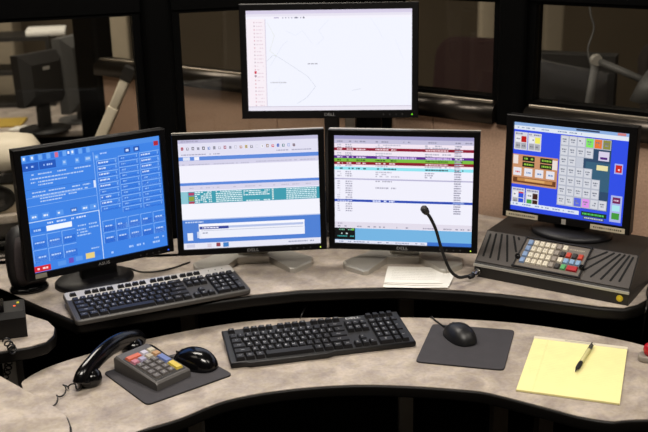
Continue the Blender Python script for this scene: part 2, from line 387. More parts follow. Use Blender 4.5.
def ui_phone(d):
    d.r(0, 0, 1, 1, '3d83e6', 0); d.r(0, 0, 1, .05, '4f90ea')
    for i in range(17):
        c = '2f74da' if i % 2 else '6aa5f2'
        if i == 8: c = 'd06a90'
        d.r(.01+i*.028, .012, .033+i*.028, .055, c, 2)
        if i in (0, 2, 11, 12): d.r(.015+i*.028, .02, .028+i*.028, .042, 'e8f0ff', 3)
    d.r(.0, .07, .115, .135, '1f57bb', 2); d.r(.12, .07, .235, .135, '1f57bb', 2); d.tx(.03, .085, .095, .015, 'a9c8ff'); d.tx(.15, .21, .095, .015, 'a9c8ff')
    for u in (.28, .37, .44, .51, .455): d.r(u, .085, u+.03, .13, '5f9ef0', 2); d.r(u+.006, .095, u+.022, .115, 'a9c8f6', 3)
    d.r(.0, .15, .5, .152, '2a66c4', 2); d.r(.0, .29, .5, .293, '2a66c4', 2); d.r(.0, .36, .5, .363, '8db9f5', 2); d.r(.0, .43, .5, .433, '8db9f5', 2)
    for v, a, b in ((.165, .06, .2), (.165, .24, .3), (.165, .36, .48), (.2, .05, .42), (.23, .05, .08), (.23, .1, .3), (.255, .1, .2), (.315, .05, .28), (.315, .33, .46), (.345, .05, .44), (.37, .1, .36), (.395, .1, .25)):
        d.tx(a, b, v, .011, 'b4cff8', gap=.1)
    d.r(.485, .30, .5, .36, 'dfe9ff', 2)
    for i, u in enumerate((.02, .1, .2, .3, .38, .44)): d.r(u, .5, u+.05, .545, '5a99ee' if i != 3 else '3a74cc', 2); d.tx(u+.01, u+.04, .515, .015, 'e6efff')
    d.r(0, .56, .505, .568, 'bcd6fa', 2); d.r(.5, .06, .504, 1, '8fbaf6', 2); d.r(.5, .56, .506, 1, 'cfe1fc', 2)
    d.r(.12, .615, .3, .66, 'f4f8ff', 2); d.r(.01, .615, .11, .66, '2f75dc', 2); d.tx(.03, .08, .63, .017, 'a9c8f6'); d.tx(.13, .26, .585, .014, 'cfe0ff'); d.tx(.3, .42, .585, .014, 'cfe0ff')
    for j in range(2):
        for i in range(3):
            u, v = .01+i*.105, .68+j*.125
            d.r(u, v, u+.098, v+.115, '8ab8f6', 2); d.r(u+.004, v+.006, u+.098, v+.115, '2a6fd8', 2); d.r(u+.004, v+.006, u+.098, v+.05, '3f83e6', 2); d.tx(u+.018, u+.085, v+.06, .013, 'b4cff8', gap=.05)
    for a, b, v in ((.34, .4, .66), (.42, .48, .66), (.33, .4, .695), (.33, .41, .72), (.33, .43, .745), (.42, .49, .69), (.42, .48, .88)): d.tx(a, b, v, .012, 'a9c8f6', gap=.05)
    d.r(.005, .945, .12, .995, 'd02030', 2); d.tx(.025, .1, .962, .016, 'ffd5d5')
    d.r(.17, .94, .23, .98, '5795ea', 2); d.r(.25, .93, .285, .975, '6a50c0', 2); d.r(.3, .93, .35, .97, '5a98ee', 2); d.r(.375, .92, .44, .97, 'e8cf80', 2); d.r(.45, .915, .485, .96, '3a7ae0', 2)
    for u in (.73, .80): d.r(u, .065, u+.045, .11, '2358b4', 2); d.r(u+.012, .078, u+.033, .098, 'cfe0ff', 3)
    d.r(.955, .045, .99, .085, 'b02838', 2); d.tx(.53, .6, .075, .012, 'a9c8ff')
    for i in range(3):
        for j in range(10):
            u, v = .52+i*.16, .125+j*.05+(.0 if i else .012)
            if i == 0 and j == 9: continue
            d.r(u, v, u+.15, v+.044, '8fbcf7', 2); d.r(u+.003, v+.006, u+.15, v+.044, '2b70da', 2); d.r(u+.05, v+.006, u+.14, v+.03, '3d82e6', 2)
            d.r(u+.135, v+.012, u+.143, v+.034, '7eb0f4', 3)
            if (i == 0 and j in (0, 1, 2, 3, 4, 6, 7)) or (i == 2 and j < 4): d.tx(u+.012, u+.085, v+.016, .013, 'cfe0fb', gap=.05)
            else: d.tx(u+.02, u+.05, v+.018, .012, '8ab6f4', gap=.05)
    for j in range(2):
        for i in range(5):
            u, v = .52+i*.096, .665+j*.105
            d.r(u, v, u+.088, v+.097, '86b5f5', 2); d.r(u+.004, v+.006, u+.088, v+.097, '2768d2', 2); d.r(u+.004, v+.006, u+.088, v+.05, '3a80e4', 2); d.tx(u+.018, u+.072, v+.045, .013, 'b9d2f9', gap=.05)
    d.tx(.7, .82, .93, .018, 'a8caff'); d.tx(.86, .94, .935, .018, 'a9c8f6'); d.tx(.9, .98, .9, .014, 'a9c8f6'); d.tx(.53, .58, .95, .018, 'a8caff')
def ui_cad(d):
    d.r(0, 0, 1, 1, 'ecebfb', 0); d.r(0, 0, 1, .035, 'c3bfdc'); d.tx(.02, .15, .012, .012, 'a8a4c2'); d.r(0, .035, 1, .15, 'e3e1f3')
    ic = 'c03040 888898 606070 9090a0 303038 3070c0 909098 b0b0c0 a03050 a0a0b0 c8c8d8 b07030 c8b050 707080 d8d8e8 ffffff a08060 d03040 3a6ad0 207070 a0b0e0 806060'.split()
    for i, c in enumerate(ic):
        u = .02+i*.038; d.r(u, .068+.004*(i % 2), u+.017, .096, c, 2); d.r(u+.006, .075, u+.013, .09, 'f4f0ff' if i % 3 else '9090a8', 3)
    d.tx(.02, .3, .132, .01, 'a8a6c0'); d.tx(.7, .95, .122, .01, 'a8a6c0')
    d.r(0, .155, 1, .19, '5f8bdc'); d.r(.03, .158, .08, .188, 'dfe4f6', 2); d.r(.11, .158, .145, .188, 'f4f4ff', 2)
    d.r(0, .19, 1, .235, 'd6d3ea'); d.tx(.02, .5, .222, .009, 'bab8d0'); d.tx(.55, .98, .215, .009, 'bab8d0')
    d.r(0, .235, 1, .39, 'f3f2fd'); d.r(0, .39, 1, .415, '5b89dc'); d.r(0, .415, 1, .46, 'd9d6ec'); d.tx(.02, .98, .435, .009, 'bebcd2', gap=1)
    d.r(0, .47, 1, .58, '3f9db0')
    d.r(.0, .47, .05, .58, '8cc6d4', 2)
    for j in range(6):
        v = .474+j*.0175
        d.tx(.1, .22, v, .010, 'dff2f6'); d.tx(.25, .44, v, .010, 'dff2f6', gap=.05)
        if j in (0, 1, 2, 5): d.tx(.45, .64, v+.005, .010, 'dff2f6')
        d.tx(.76, .98, v, .011, 'd4ecf2', gap=.05); d.r(.655, v, .668, v+.01, 'e8f4f0', 3)
    d.r(.055, .478, .095, .505, 'b0406a', 3); d.r(.055, .515, .095, .555, '8ea040', 3); d.r(.055, .56, .095, .58, 'b0405a', 3)
    d.r(0, .585, 1, .725, 'f4f4fd'); d.r(0, .725, 1, .945, '4e80d4'); d.r(0, .723, 1, .732, 'b8c8ea', 2)
    d.tx(.02, .15, .745, .012, 'c8d8f4'); d.r(.03, .85, .07, .92, 'e8ecf8', 2); d.r(.1, .84, .13, .9, 'c8d4ee', 2)
    d.r(.115, .77, .885, .905, 'eef0fb', 2); d.r(.115, .77, .885, .792, 'f8f8ff', 3); d.r(.12, .795, .33, .82, '2c3f96', 3); d.r(.33, .795, .875, .815, 'b6c3e8', 3); d.tx(.14, .26, .802, .01, 'f0f0ff', 4)
    d.r(.13, .83, .875, .836, 'c4c8dc', 3); d.tx(.14, .2, .85, .01, '9098b0', 4)
    d.r(0, .945, 1, 1, 'e6e6f4'); d.r(.17, .955, .2, .99, 'd8d0e0', 2); d.r(.235, .95, .265, .985, '904050', 2); d.r(.285, .95, .325, .992, '4080c8', 2); d.r(.02, .955, .08, .985, 'd0d0e6', 2); d.tx(.75, .95, .965, .012, 'a0a4c0')
def ui_list(d):
    d.r(0, 0, 1, 1, 'f1f0fc', 0); d.r(0, 0, 1, .035, '9c98c2'); d.r(0, .035, 1, .075, 'c4c0da'); d.r(0, .075, 1, .19, 'f1e6f2'); d.r(0, .25, 1, .275, 'f4dce6')
    for u0, u1 in ((.02, .06), (.09, .14), (.15, .23), (.3, .4), (.5, .55), (.66, .74), (.87, .91), (.94, .99)): d.tx(u0, u1, .05, .012, '9290a8')
    def row(v, h, c, tc): 
        d.r(.0, v, 1, v+h, c, 2)
        for a, b in ((.02, .06), (.09, .14), (.16, .23), (.3, .45), (.66, .82), (.87, .93)): d.tx(a, b, v+h*.3, h*.45, tc, 3)
    row(.113, .026, '8e1030', 'f0d0d8'); row(.185, .026, '5a2090', 'e0d0f4'); row(.21, .03, '7cc040', '406020'); row(.24, .026, '8a1028', 'f0d0d8'); row(.288, .028, '90e4f0', '305060')
    d.tx(.3, .6, .19, .02, 'c8b0e8', 4); d.tx(.66, .85, .19, .02, 'c8b0e8', 4)
    v = .08
    while v < .38:
        if not (.108 < v < .138 or .18 < v < .265 or .285 < v < .315):
            d.tx(.02, .05, v, .012, 'c2c0d0'); d.tx(.08, .13, v, .012, 'b2b0c2'); d.tx(.3, .3+random.uniform(.05, .2), v, .012, 'c2c0d0'); d.tx(.655, .655+random.uniform(.05, .19), v, .012, 'b2b0c2')
        v += .019
    v = .08
    while v < .71:
        d.r(.865, v, .875+random.uniform(.03, .045), v+.012, 'c6c4d6', 3); d.tx(.865, .915, v, .012, '9c9ab0', 4)
        if v > .4 : d.tx(.02, .04, v, .012, 'c2c0d0'); d.tx(.08, .13, v, .012, 'aeacc0', 3, .05)
        v += .021
    d.r(0, .393, 1, .405, 'b8b4d4', 2); d.tx(.3, .42, .41, .012, 'b2b0c2'); d.tx(.3, .45, .47, .014, 'b2b0c2')
    d.r(0, .588, 1, .61, '2148b4', 5); d.tx(.28, .44, .592, .014, 'd8e0ff', 6); d.tx(.02, .14, .595, .01, 'c0ccf4', 6); d.r(.86, .59, .94, .608, '8098d8', 6)
    d.r(0, .80, 1, .855, 'e2dcea', 2); d.tx(.02, .99, .835, .012, 'a09cb0', 3, 1); d.tx(.02, .06, .81, .01, 'b0acc0')
    d.r(0, .858, 1, 1, '74b4e2', 2); d.r(0, .858, .15, .968, '05080c', 3); d.tx(.015, .13, .868, .012, '70b090', 4); d.tx(.02, .1, .905, .012, 'c8d8d8', 4); d.tx(.02, .14, .93, .012, '3aa0a0', 4); d.r(.125, .862, .142, .88, '70c040', 4)
    d.r(0, .972, .68, 1, 'e4e6f6', 3); d.tx(.03, .66, .982, .009, '9098b8', 4, .8); d.r(.68, .968, 1, 1, '3a72cc', 3)
def ui_map(d):
    d.r(0, 0, 1, 1, 'f2f4ff', 0); d.r(0, 0, 1, .035, 'd8d0e8'); d.r(0, .035, 1, .06, 'e8e4f2'); d.r(0, .06, 1, .085, 'f4f2fc'); d.r(0, .085, .115, 1, 'f8eff6'); d.r(.113, .085, .118, .97, 'd8d0e0', 2)
    for i in range(8): d.r(.22+i*.018, .068, .228+i*.018, .08, 'b0b0c4', 2)
    d.r(.30, .066, .31, .082, '808090', 2); d.r(.345, .066, .355, .082, '707080', 2); d.r(.17, .068, .2, .078, 'b8b0d0', 2)
    for i in range(24):
        v = .11+i*.036
        d.r(.045, v, .052, v+.014, random.choice(['dcb0b8', 'c4b8c4', 'd8c0cc', 'e0b4c0']), 2); d.tx(.06, .1, v+.004, .008, 'e0ccd8', 2)
    d.r(.043, .6, .056, .625, 'd02848', 3); d.r(.043, .64, .056, .655, 'a08090', 3)
    d.line([(.12, .5), (.16, .44), (.2, .47), (.3, .58), (.37, .66), (.415, .76), (.36, .87), (.3, .93)], .0022, 'c9cfd8'); d.line([(.14, .55), (.22, .34), (.25, .3)], .0015, 'd4dae4')
    d.line([(.13, .12), (.17, .25), (.14, .4), (.18, .45)], .0018, 'd8dcc8'); d.line([(.24, .2), (.3, .25), (.34, .2), (.4, .33)], .0014, 'd9dfeb'); d.line([(.64, .8), (.69, .785)], .0022, 'c8ccd4')
    d.line([(.75, .08), (.8, .2), (.83, .3)], .0014, 'e0e4f0'); d.line([(.9, .3), (.95, .5)], .0014, 'e0e4f0'); d.line([(.5, .1), (.44, .2), (.47, .28), (.42, .35)], .0014, 'dbe1ed')
    d.tx(.37, .43, .525, .012, 'b4b4be'); d.tx(.14, .24, .71, .012, 'c6c6d0'); d.r(0, .955, 1, .965, 'd6d0e0', 2); d.r(0, .965, 1, 1, 'ece8f4', 2)
    d.line([(.15, .8), (.2, .74), (.19, .66)], .0012, 'dfe4ee')
def ui_radio(d):
    d.r(0, 0, 1, 1, '2c4ce4', 0); d.r(0, 0, 1, .04, '8fb0e0'); d.r(0, .04, 1, .085, 'dfe6f2'); d.tx(.03, .6, .055, .012, '8090b0', gap=.8); d.r(.55, .012, .75, .03, '304060', 2); d.r(.9, .008, .97, .035, 'd08080', 2)
    def panel(u, v, cs):
        d.r(u, v, u+.12, v+.2, 'd5d5dc', 1)
        for i, c in enumerate(cs):
            x, y = u+.012+(i % 2)*.052, v+.045+(i//2)*.075; d.r(x, y, x+.046, y+.066, c, 2)
            if c == 'e8e8ec' or c == 'a8a8b0': d.tx(x+.008, x+.04, y+.025, .015, '70707c')
        d.tx(u+.01, u+.11, v+.012, .016, '8080a0')
    panel(.005, .11, ['e8e8ec', 'b81010', 'a8a8b0', 'a8a8b0']); panel(.13, .11, ['e8e8ec', 'f0ea60', 'a8a8b0', 'a8a8b0'])
    d.r(.0, .36, .41, .7, 'c99068', 1)
    d.r(.005, .37, .05, .47, 'eaddd8', 2); d.r(.36, .385, .405, .49, 'eaddd8', 2)
    for u in (.09, .25):
        for k in range(2): d.r(u, .375+k*.065, u+.11, .43+k*.065, '0c1a08', 2); d.tx(u+.015, u+.1, .392+k*.065, .02, '90c040', gap=.05)
    for i in range(4): d.r(.01+i*.1, .51, .085+i*.1, .6, 'e4e2ea', 2); d.tx(.03+i*.1, .07+i*.1, .55, .018, '7090c0' if i else 'd04040')
    d.r(.01, .62, .4, .68, '6a3c20', 2); d.r(.05, .625, .37, .66, 'c08448', 3); d.r(.12, .63, .3, .655, 'dca868', 4)
    panel(.005, .74, ['e8e8ec', '2850d8', 'a8a8b0', '2850d8']); d.r(.069, .785, .115, .80, 'd03030', 3)
    panel(.135, .74, ['e8e8ec', '3a1810', '40a040', '3a1810'])
    d.r(.42, .095, .86, .87, '2a4868', 1); d.r(.65, .35, .86, .66, '36607a', 1)
    rows = [6, 4, 2, 4, 5, 5, 6]
    d.r(.42, .095, .63, .87, 'c4c8d4', 1)
    for j, n in enumerate(rows):
        for i in range(n):
            u, v = .425+i*.072, .1+j*.11
            c = {(0, 3): '80e860', (0, 4): 'e87830', (0, 5): '8a8a40', (6, 2): '5868e0', (6, 3): 'e090e8'}.get((j, i), 'd4d6de')
            d.r(u-.003, v-.004, u+.069, v+.106, 'b4b8c6', 2); d.r(u+.002, v+.003, u+.063, v+.097, c, 3); d.tx(u+.012, u+.05, v+.03, .014, '707484', 4, .1); d.tx(u+.018, u+.045, v+.055, .014, '8a8ea0', 4, .1)
    d.r(.755, .225, .845, .325, 'd8d0e8', 4); d.r(.77, .285, .83, .31, '50207c', 5); d.r(.745, .375, .84, .43, 'e8e0a8', 4)
    d.r(.895, .335, .965, .445, 'a8b0f0', 2); d.r(.905, .35, .957, .43, 'c82020', 3); d.r(.925, .39, .94, .41, 'ffd0d0', 4)
    d.r(.885, .68, .98, .97, 'aab4e8', 2); d.r(.9, .70, .965, .765, '701850', 3); d.tx(.91, .955, .725, .016, 'e0c0d8', 4); d.r(.9, .785, .965, .85, 'a8e4ec', 3); d.r(.9, .87, .965, .94, '409838', 3)
    d.r(.0, .905, .62, .95, 'dce4f4', 2); d.tx(.02, .58, .92, .014, '8898c0', 3, .5); d.r(.64, .9, .86, .95, '103018', 3); d.tx(.65, .84, .915, .02, '50c060', 4, .1); d.r(.66, .955, .84, .985, '404870', 3); d.tx(.67, .83, .962, .014, 'c0c8d8', 4, .1)
    d.r(0, .96, 1, 1, '2a48dc', 1)

# ================================================================== monitors
def panel_M(zc, tilt): return Matrix.Translation((0, 0, zc)) @ Rx(-tilt) @ Rx(math.radians(90))   # (u right, v up, w to viewer)
def ring(mb, W, H, l, r, t, b, front, back, lip, M):
    c = .002
    o0 = [(-W/2, -H/2, back), (W/2, -H/2, back), (W/2, H/2, back), (-W/2, H/2, back)]
    o1 = [(x, y, front-c) for x, y, _ in o0]
    o2 = [(x-math.copysign(c, x), y-math.copysign(c, y), front) for x, y, _ in o0]
    i0 = [(-W/2+l, -H/2+b, front), (W/2-r, -H/2+b, front), (W/2-r, H/2-t, front), (-W/2+l, H/2-t, front)]
    i1 = [(x, y, lip) for x, y, _ in i0]; i2 = [(x, y, back) for x, y, _ in i0]
    mb.loops([i2, o0, o1, o2, i0, i1, i2], M, smooth=False, cap0=False, cap1=False)
def monitor(label, x, y, yaw, zc, tilt, W, H, ui, bez, base_z, style, logo=None, led='a8c840', by=0, brot=0):
    t = thing('computer_monitor', label, 'monitor', (x, y, base_z), yaw)
    P = panel_M(zc-base_z, tilt)
    l, r, tp, b = bez
    m = MB(); ring(m, W, H, l, r, tp, b, .004, -.012, -.003, P); m.build('bezel', BEZEL, t)
    d = UI(W-l-r, H-tp-b, P @ T(((l-r)/2, (b-tp)/2, -.003))); ui(d); d.mb.build('screen', SCREEN, t)
    shell = SILVERD if style in ('v', 'arm') else BLACK
    m = MB()
    e = 0 if style in ('v', 'arm') else .001
    L = [[(sx*(W/2-e-i), sy*(H/2-e-i*.9), w) for sx, sy in ((-1, -1), (1, -1), (1, 1), (-1, 1))] for i, w in ((0, -.012), (0, -.03), (.035, -.048), (.07, -.058))]
    m.loops(L, P, smooth=False); m.build('back_shell', shell, t)
    if logo:
        m = MB(); add_text(m, logo, 0, -H/2+b*.48, .0045, .0115, P, sx=1.25); m.build('logo_lettering', mat('logo_silver', '8f8f8f', .4), t)
    for i in range(4 if led else 0):
        m = MB(); m.lathe([(.0022, 0), (.0022, .0008), (.0012, .0012)], 8, P @ T((W/2-.1+i*.018, -H/2+b*.45, .004))); m.build('button', DARKG, t)
    if led:
        m = MB(); m.lathe([(.0019, 0), (.0019, .001), (.001, .0014)], 8, P @ T((W/2-.018, -H/2+b*.45, .004))); m.build('power_light', mat('power_led_'+led, led, .4, emit=1.2), t)
    h = zc-base_z
    if style == 'v':
        k = MB()
        prof = [(-.036, .0), (.036, .0), (.036, .016), (-.036, .016)]
        k.prism(rrect(.085, .02, .008, 3, 0, .045+by), .01, h+.04, bev=.002); k.build('stand_neck', STAND, t)
        MB().box((0, .055, h+.01), (.1, .03+by, .1)).build('stand_bracket', DARKG, t)
        k = MB()
        out = [(.05, .105), (-.05, .105), (-.085, .072), (-.168, .0), (-.160, -.03), (-.112, -.072), (-.098, -.068), (-.045, .018), (.045, .018), (.098, -.068), (.112, -.072), (.160, -.03), (.168, .0), (.085, .072)]
        out = [(x*math.cos(brot)-y*math.sin(brot), x*math.sin(brot)+y*math.cos(brot)+by) for x, y in out]
        def zt(p): return .027-.013*min(max(0, .1+by-p[1])/.17, 1)
        L = [[(p[0], p[1], 0) for p in out], [(p[0], p[1], zt(p)-.003) for p in out], [(p[0]*.97, .02+by+(p[1]-.02-by)*.95, zt(p)) for p in out]]
        k.loops(L, smooth=False)
        k.build('stand_base', STAND, t)
    elif style == 'disc':
        MB().prism(rrect(.10, .03, .006, 3, -.0, .045), .01, h+.02, bev=.003).build('stand_neck', BLACK, t)
        MB().box((0, .05, h), (.12, .035, .12)).build('stand_bracket', BLACK, t)
        MB().lathe([(.108, 0), (.108, .008), (.102, .013), (.06, .018), (.0, .018)], 40, T((-.012, .045, 0)) @ Matrix.Diagonal((1, .8, 1, 1))).build('stand_base', BLACK, t)
    elif style == 'oval':
        MB().prism(rrect(.09, .035, .015, 4, 0, .045), .012, h, bev=.003).build('stand_neck', BLACK, t)
        MB().box((0, .055, h), (.12, .03, .12)).build('stand_bracket', BLACK, t)
        MB().lathe([(.118, 0), (.12, .006), (.113, .014), (.07, .02), (.0, .022)], 40, T((.008, .035, 0)) @ Matrix.Diagonal((.93, .72, 1, 1))).build('stand_base', BLACK, t)
        for u in (-1, 1):
            m = MB(); m.box((u*(W/2-.058), -H/2+b*.45, .0043), (.092, b*.66, .0008), P); o = m.build('label_strip', mat('label_paper', 'c2b79f', .7), t)
            m = MB()
            for i in range(14):
                m.box((u*(W/2-.058)-.036+i*.0055, -H/2+b*.45, .0049), (random.uniform(.002, .004), b*.2, .0003), P)
            m.build('small_print', mat('dark_print', '4a4438', .7), o)
        m = MB(); m.box((0, -H/2+b*.48, .0045), (.012, .014, .001), P); m.build('logo_badge', SILVERD, t)
    elif style == 'arm':
        MB().prism(rrect(.045, .03, .006, 3, 0, .085), 0.02, h+.05, bev=.003).build('stand_neck', DARKG, t)
        MB().prism(rrect(.03, .02, .004, 3, .055, .085), 0.02, h-.02, bev=.002).build('stand_upright', SILVERD, t)
        MB().box((.02, .067, h), (.12, .02, .12)).build('stand_bracket', DARKG, t)
        MB().prism(rrect(.26, .18, .02, 4, .0, .085), 0, .02, bev=.004).build('stand_base', DARKG, t)
    return t
B5 = (.0165, .0165, .0155, .0165)
mL = monitor('left black monitor with blue button screen on a round black stand', -.593, 2.513, .567, 1.009, .025, .408, .346, ui_phone, (.019, .016, .017, .019), BZ, 'disc', 'ASUS', led='3060ff')
o = MB(); o.box((-.17, -.346/2+.012, .0046), (.03, .012, .0008), panel_M(1.009-BZ, .025)); o.build('label_sticker', mat('grey_sticker', '8e8878', .6), mL)
monitor('middle left monitor showing a toolbar window and teal rows', -.197, 2.591, .082, 1.007, .076, .406, .333, ui_cad, B5, BZ, 'v', 'DELL', by=.045)
monitor('middle right monitor listing rows in red, green and cyan', .214, 2.589, -.174, 1.002, .056, .406, .333, ui_list, B5, BZ, 'v', 'DELL', by=.022, brot=.14)
monitor('wide upper monitor showing a pale map above the others', .024, 2.877, -.067, 1.313, .085, .513, .329, ui_map, (.019, .019, .019, .023), BZ, 'arm', 'DELL', led='70e020')

# ---- radio console under the right monitor
c0, c1 = G(474, 276, BZ), G(628, 306, BZ)
cyaw = math.atan2(c1.y-c0.y, c1.x-c0.x); cw = (c1-c0).length
con = thing('radio_console', 'black wedge desk speaker console with keypad beneath the right monitor', 'console', ((c0.x+c1.x)/2, (c0.y+c1.y)/2, BZ), cyaw)
CD, CH, SD = .27, .095, .112
prof = [(0, .0), (.0, .036), (.004, .040), (SD, CH), (CD, CH), (CD, 0)]          # (depth, height)
m = MB(); m.loops([[(x-(.014 if x < 0 else .011)*min(1, max(0, (z-.036)/(CH-.036)))*(1 if y < CD-.001 or z > .01 else 0), y, z) for y, z in prof] for x in (-cw/2, cw/2)], smooth=False); m.build('housing', mat('console_black', '1a1816', .5, bump=.3, bscale=900), con)
sa = math.atan2(CH-.04, SD-.004); sl = math.hypot(CH-.04, SD-.004)
SM = T((0, .004, .040)) @ Rx(sa)                 # slope frame: x right, y up the slope, z out
m = MB(); m.add([(-cw/2+.003, .003, -.001), (cw/2-.003, .003, -.001), (cw/2-.014, sl-.003, -.001), (-cw/2-.011, sl-.003, -.001), (-cw/2+.003, .003, .0025), (cw/2-.003, .003, .0025), (cw/2-.014, sl-.003, .0025), (-cw/2-.011, sl-.003, .0025)], [(0, 3, 2, 1), (4, 5, 6, 7), (0, 1, 5, 4), (1, 2, 6, 5), (2, 3, 7, 6), (3, 0, 4, 7)], SM); m.build('sloped_face', mat('console_grey', '4a4541', .5, bump=.3, bscale=900), con)
m = MB(); m.box((0, -.001, .034), (cw+.002, .006, .006)); m.build('trim_strip', SILVER, con)
m = MB(); m.box((0, -.001, .036+.0), (cw, .002, .003)); 
for xa, ya, xb, yb in [(-.193, .025, -.206, .125), (-.172, .022, -.191, .13), (-.148, .02, -.175, .132), (-.122, .02, -.160, .132), (-.112, .066, -.141, .132), (-.120, .118, -.127, .130)] + \
        [(.078, .085, .118, .132), (.078, .04, .136, .132), (.103, .02, .151, .132), (.130, .018, .163, .132), (.154, .018, .175, .132), (.176, .022, .185, .128)]:
    q = sl/.1395; ya, yb = ya*q, yb*q
    v = Vector((xb-xa, yb-ya, 0)); M2 = SM @ T(((xa+xb)/2, (ya+yb)/2, .0027)) @ Rz(math.atan2(v.y, v.x))
    MB().prism(rrect(v.length, .0056, .0026, 3), -.001, .0006, M2).build('vent_slot', mat('slot_black', '030303', .9), con)
KX = -.013                                         # keypad insert
kp = MB().box((KX, sl/2, .003), (.18, sl-.012, .003), SM).build('keypad_plate', mat('keypad_plate_grey', '6a625a', .5), con)
m = MB()
for s in (-1, 1): m.box((KX+s*.089, sl/2, .0055), (.003, sl-.01, .005), SM)
m.box((KX, sl-.007, .0055), (.186, .003, .005), SM); m.box((KX, .007, .0055), (.186, .003, .005), SM); m.build('keypad_rim', BLACK, con)
for s in (-1, 1):
    MB().lathe([(.007, 0), (.007, .008), (.005, .011)], 12, SM @ T((KX+s*.087, .039, .004))).build('latch_knob', BLACKG, con)
cols = {'b': '7d98c0', 'w': 'd8d0bc', 'g': '8d847a', 'k': '2a2623', 'r': 'b83a24', 'R': 'a81420', 'G': '4ea060', 'l': '7f9fc0'}
layout = ['bwwwwgw...', 'bwwwwgkrkr', 'bwwwwgwlll', 'bwwwwgkGR.']
kmesh = {}
for j, row in enumerate(layout):
    for i, ch in enumerate(row):
        if ch == '.': continue
        wide = ch == 'R'; key = (ch, wide)
        if key not in kmesh:
            mm = MB(); w = .0285 if wide else .0135
            mm.frustum((0, 0, 0), (w, .0175), (w-.003, .0148), .005)
            oo = mm.build('key', mat('console_key_'+ch, cols[ch], .45), con); kmesh[key] = oo.data
        else:
            oo = obj('key', kmesh[key], con)
        oo.matrix_local = SM @ T((KX-.072+i*.016+(.0075 if wide else 0), (.112-j*.0255)*sl/.1395, .0045))
        if ch in 'wb' and i < 6:
            pass
m = MB()
for j, row in enumerate(layout):
    for i, ch in enumerate(row):
        if ch == 'w': add_text(m, str(random.randint(0, 9)), KX-.072+i*.016, (.112-j*.0255)*sl/.1395, .0097, .007, SM)
tl_ = m.build('key_numerals', mat('brown_print', '6b5a48', .6), con); tl_['kind'] = 'stuff'
m = MB(); add_text(m, 'CENTRACOM', KX+.052, .113*sl/.1395, .0047, .0075, SM); m.build('plate_lettering', mat('tan_print', 'c4b8a2', .6), con)
m = MB(); m.lathe([(.0085, 0), (.0085, .002), (.006, .003), (0, .003)], 16, T((cw/2-.022, 0, .016)) @ Rx(math.radians(90))); m.build('yellow_button', mat('yellow_plastic', 'c8b020', .4), con)
MB().lathe([(.0085, -.004), (.0085, .012), (.006, .014), (.0, .014)], 14, T((-cw/2+.014, 0, .018)) @ Rx(math.radians(90))).build('microphone_socket', METAL, con)
# right touch monitor on the console
monitor('right black touch screen monitor with coloured radio buttons, standing on the speaker console', .697*.93, 2.753*.93, -.582, 1.762-.76*.93-.004, .03, .381*.93, .308*.93, ui_radio, (.021, .021, .019, .021), BZ+CH, 'oval', led=None)

# ---- gooseneck microphone plugged into the console
q0 = con.matrix_basis @ Vector((-cw/2+.014, -.016, .018)) if False else (T(con.location) @ Rz(cyaw) @ Vector((-cw/2+.014, -.0145, .018)))
dirn = (Rz(cyaw) @ Vector((0, -1, 0)))
mic = thing('gooseneck_microphone', 'slim black gooseneck microphone rising in front of the middle right monitor', 'microphone', tuple(q0))
yp = q0.y-.03
def atY(px, py, y): d = ray(px, py); return CAMP+d*(y/d.y)
pts = [q0+dirn*.012, atY(466, 276.5, q0.y-.035), atY(458, 277, q0.y-.055), atY(450, 270, q0.y-.07), atY(444, 256, q0.y-.085), atY(440, 244, q0.y-.095), atY(436, 230, q0.y-.105), atY(431, 219, q0.y-.115), atY(427, 213, q0.y-.12)]
base = Vector(q0)
sp = [p-base for p in spline(pts, 6)]
MB().tube(sp, .0042, 10).build('gooseneck', RUBBER, mic)
MB().tube([dirn*-.0005, dirn*.006, dirn*.018, dirn*.03], [.0085, .009, .0085, .0055], 12).build('connector', METAL, mic)
MB().tube([dirn*.012, dirn*.03, dirn*.045], [.0075, .007, .0045], 12).build('connector_sleeve', BLACK, mic)
e = sp[-1]; dr = (sp[-1]-sp[-3]).normalized()
MB().tube([e-dr*.004, e, e+dr*.008, e+dr*.018, e+dr*.022], [.004, .0075, .0095, .009, .005], 14).build('microphone_head', DARKG, mic)

# ================================================================== keyboards
U1 = .01905
def key_layout():
    K = []
    def row(y, items, x=0):
        for it in items:
            if isinstance(it, float) or isinstance(it, int): x += it; continue
            s, w = it if isinstance(it, tuple) else (it, 1); K.append((x+w/2, y, w, 1, s)); x += w
    row(0, ['Esc', 1, 'F1', 'F2', 'F3', 'F4', .5, 'F5', 'F6', 'F7', 'F8', .5, 'F9', 'F10', 'F11', 'F12', .25, 'Prt', 'Scr', 'Brk'])
    row(1.3, list('`1234567890-=') + [('Back', 2), .25, 'Ins', 'Hm', 'PU', .25, 'Num', '/', '*', '-'])
    row(2.3, [('Tab', 1.5)] + list('QWERTYUIOP[]') + [('\\', 1.5), .25, 'Del', 'End', 'PD', .25, '7', '8', '9'])
    row(3.3, [('Caps', 1.75)] + list("ASDFGHJKL;'") + [('Enter', 2.25), 3.5, '4', '5', '6'])
    row(4.3, [('Shift', 2.25)] + list('ZXCVBNM,./') + [('Shift', 2.75), 1.25, '^', 1.25, '1', '2', '3'])
    row(5.3, [('Ctrl', 1.25), ('Win', 1.25), ('Alt', 1.25), ('', 6.25), ('Alt', 1.25), ('Win', 1.25), ('Mnu', 1.25), ('Ctrl', 1.25), .25, '<', 'v', '>', .25, ('0', 2), '.'])
    K.append((22, 2.8, 1, 2, '+')); K.append((22, 4.8, 1, 2, 'Ent'))
    return K
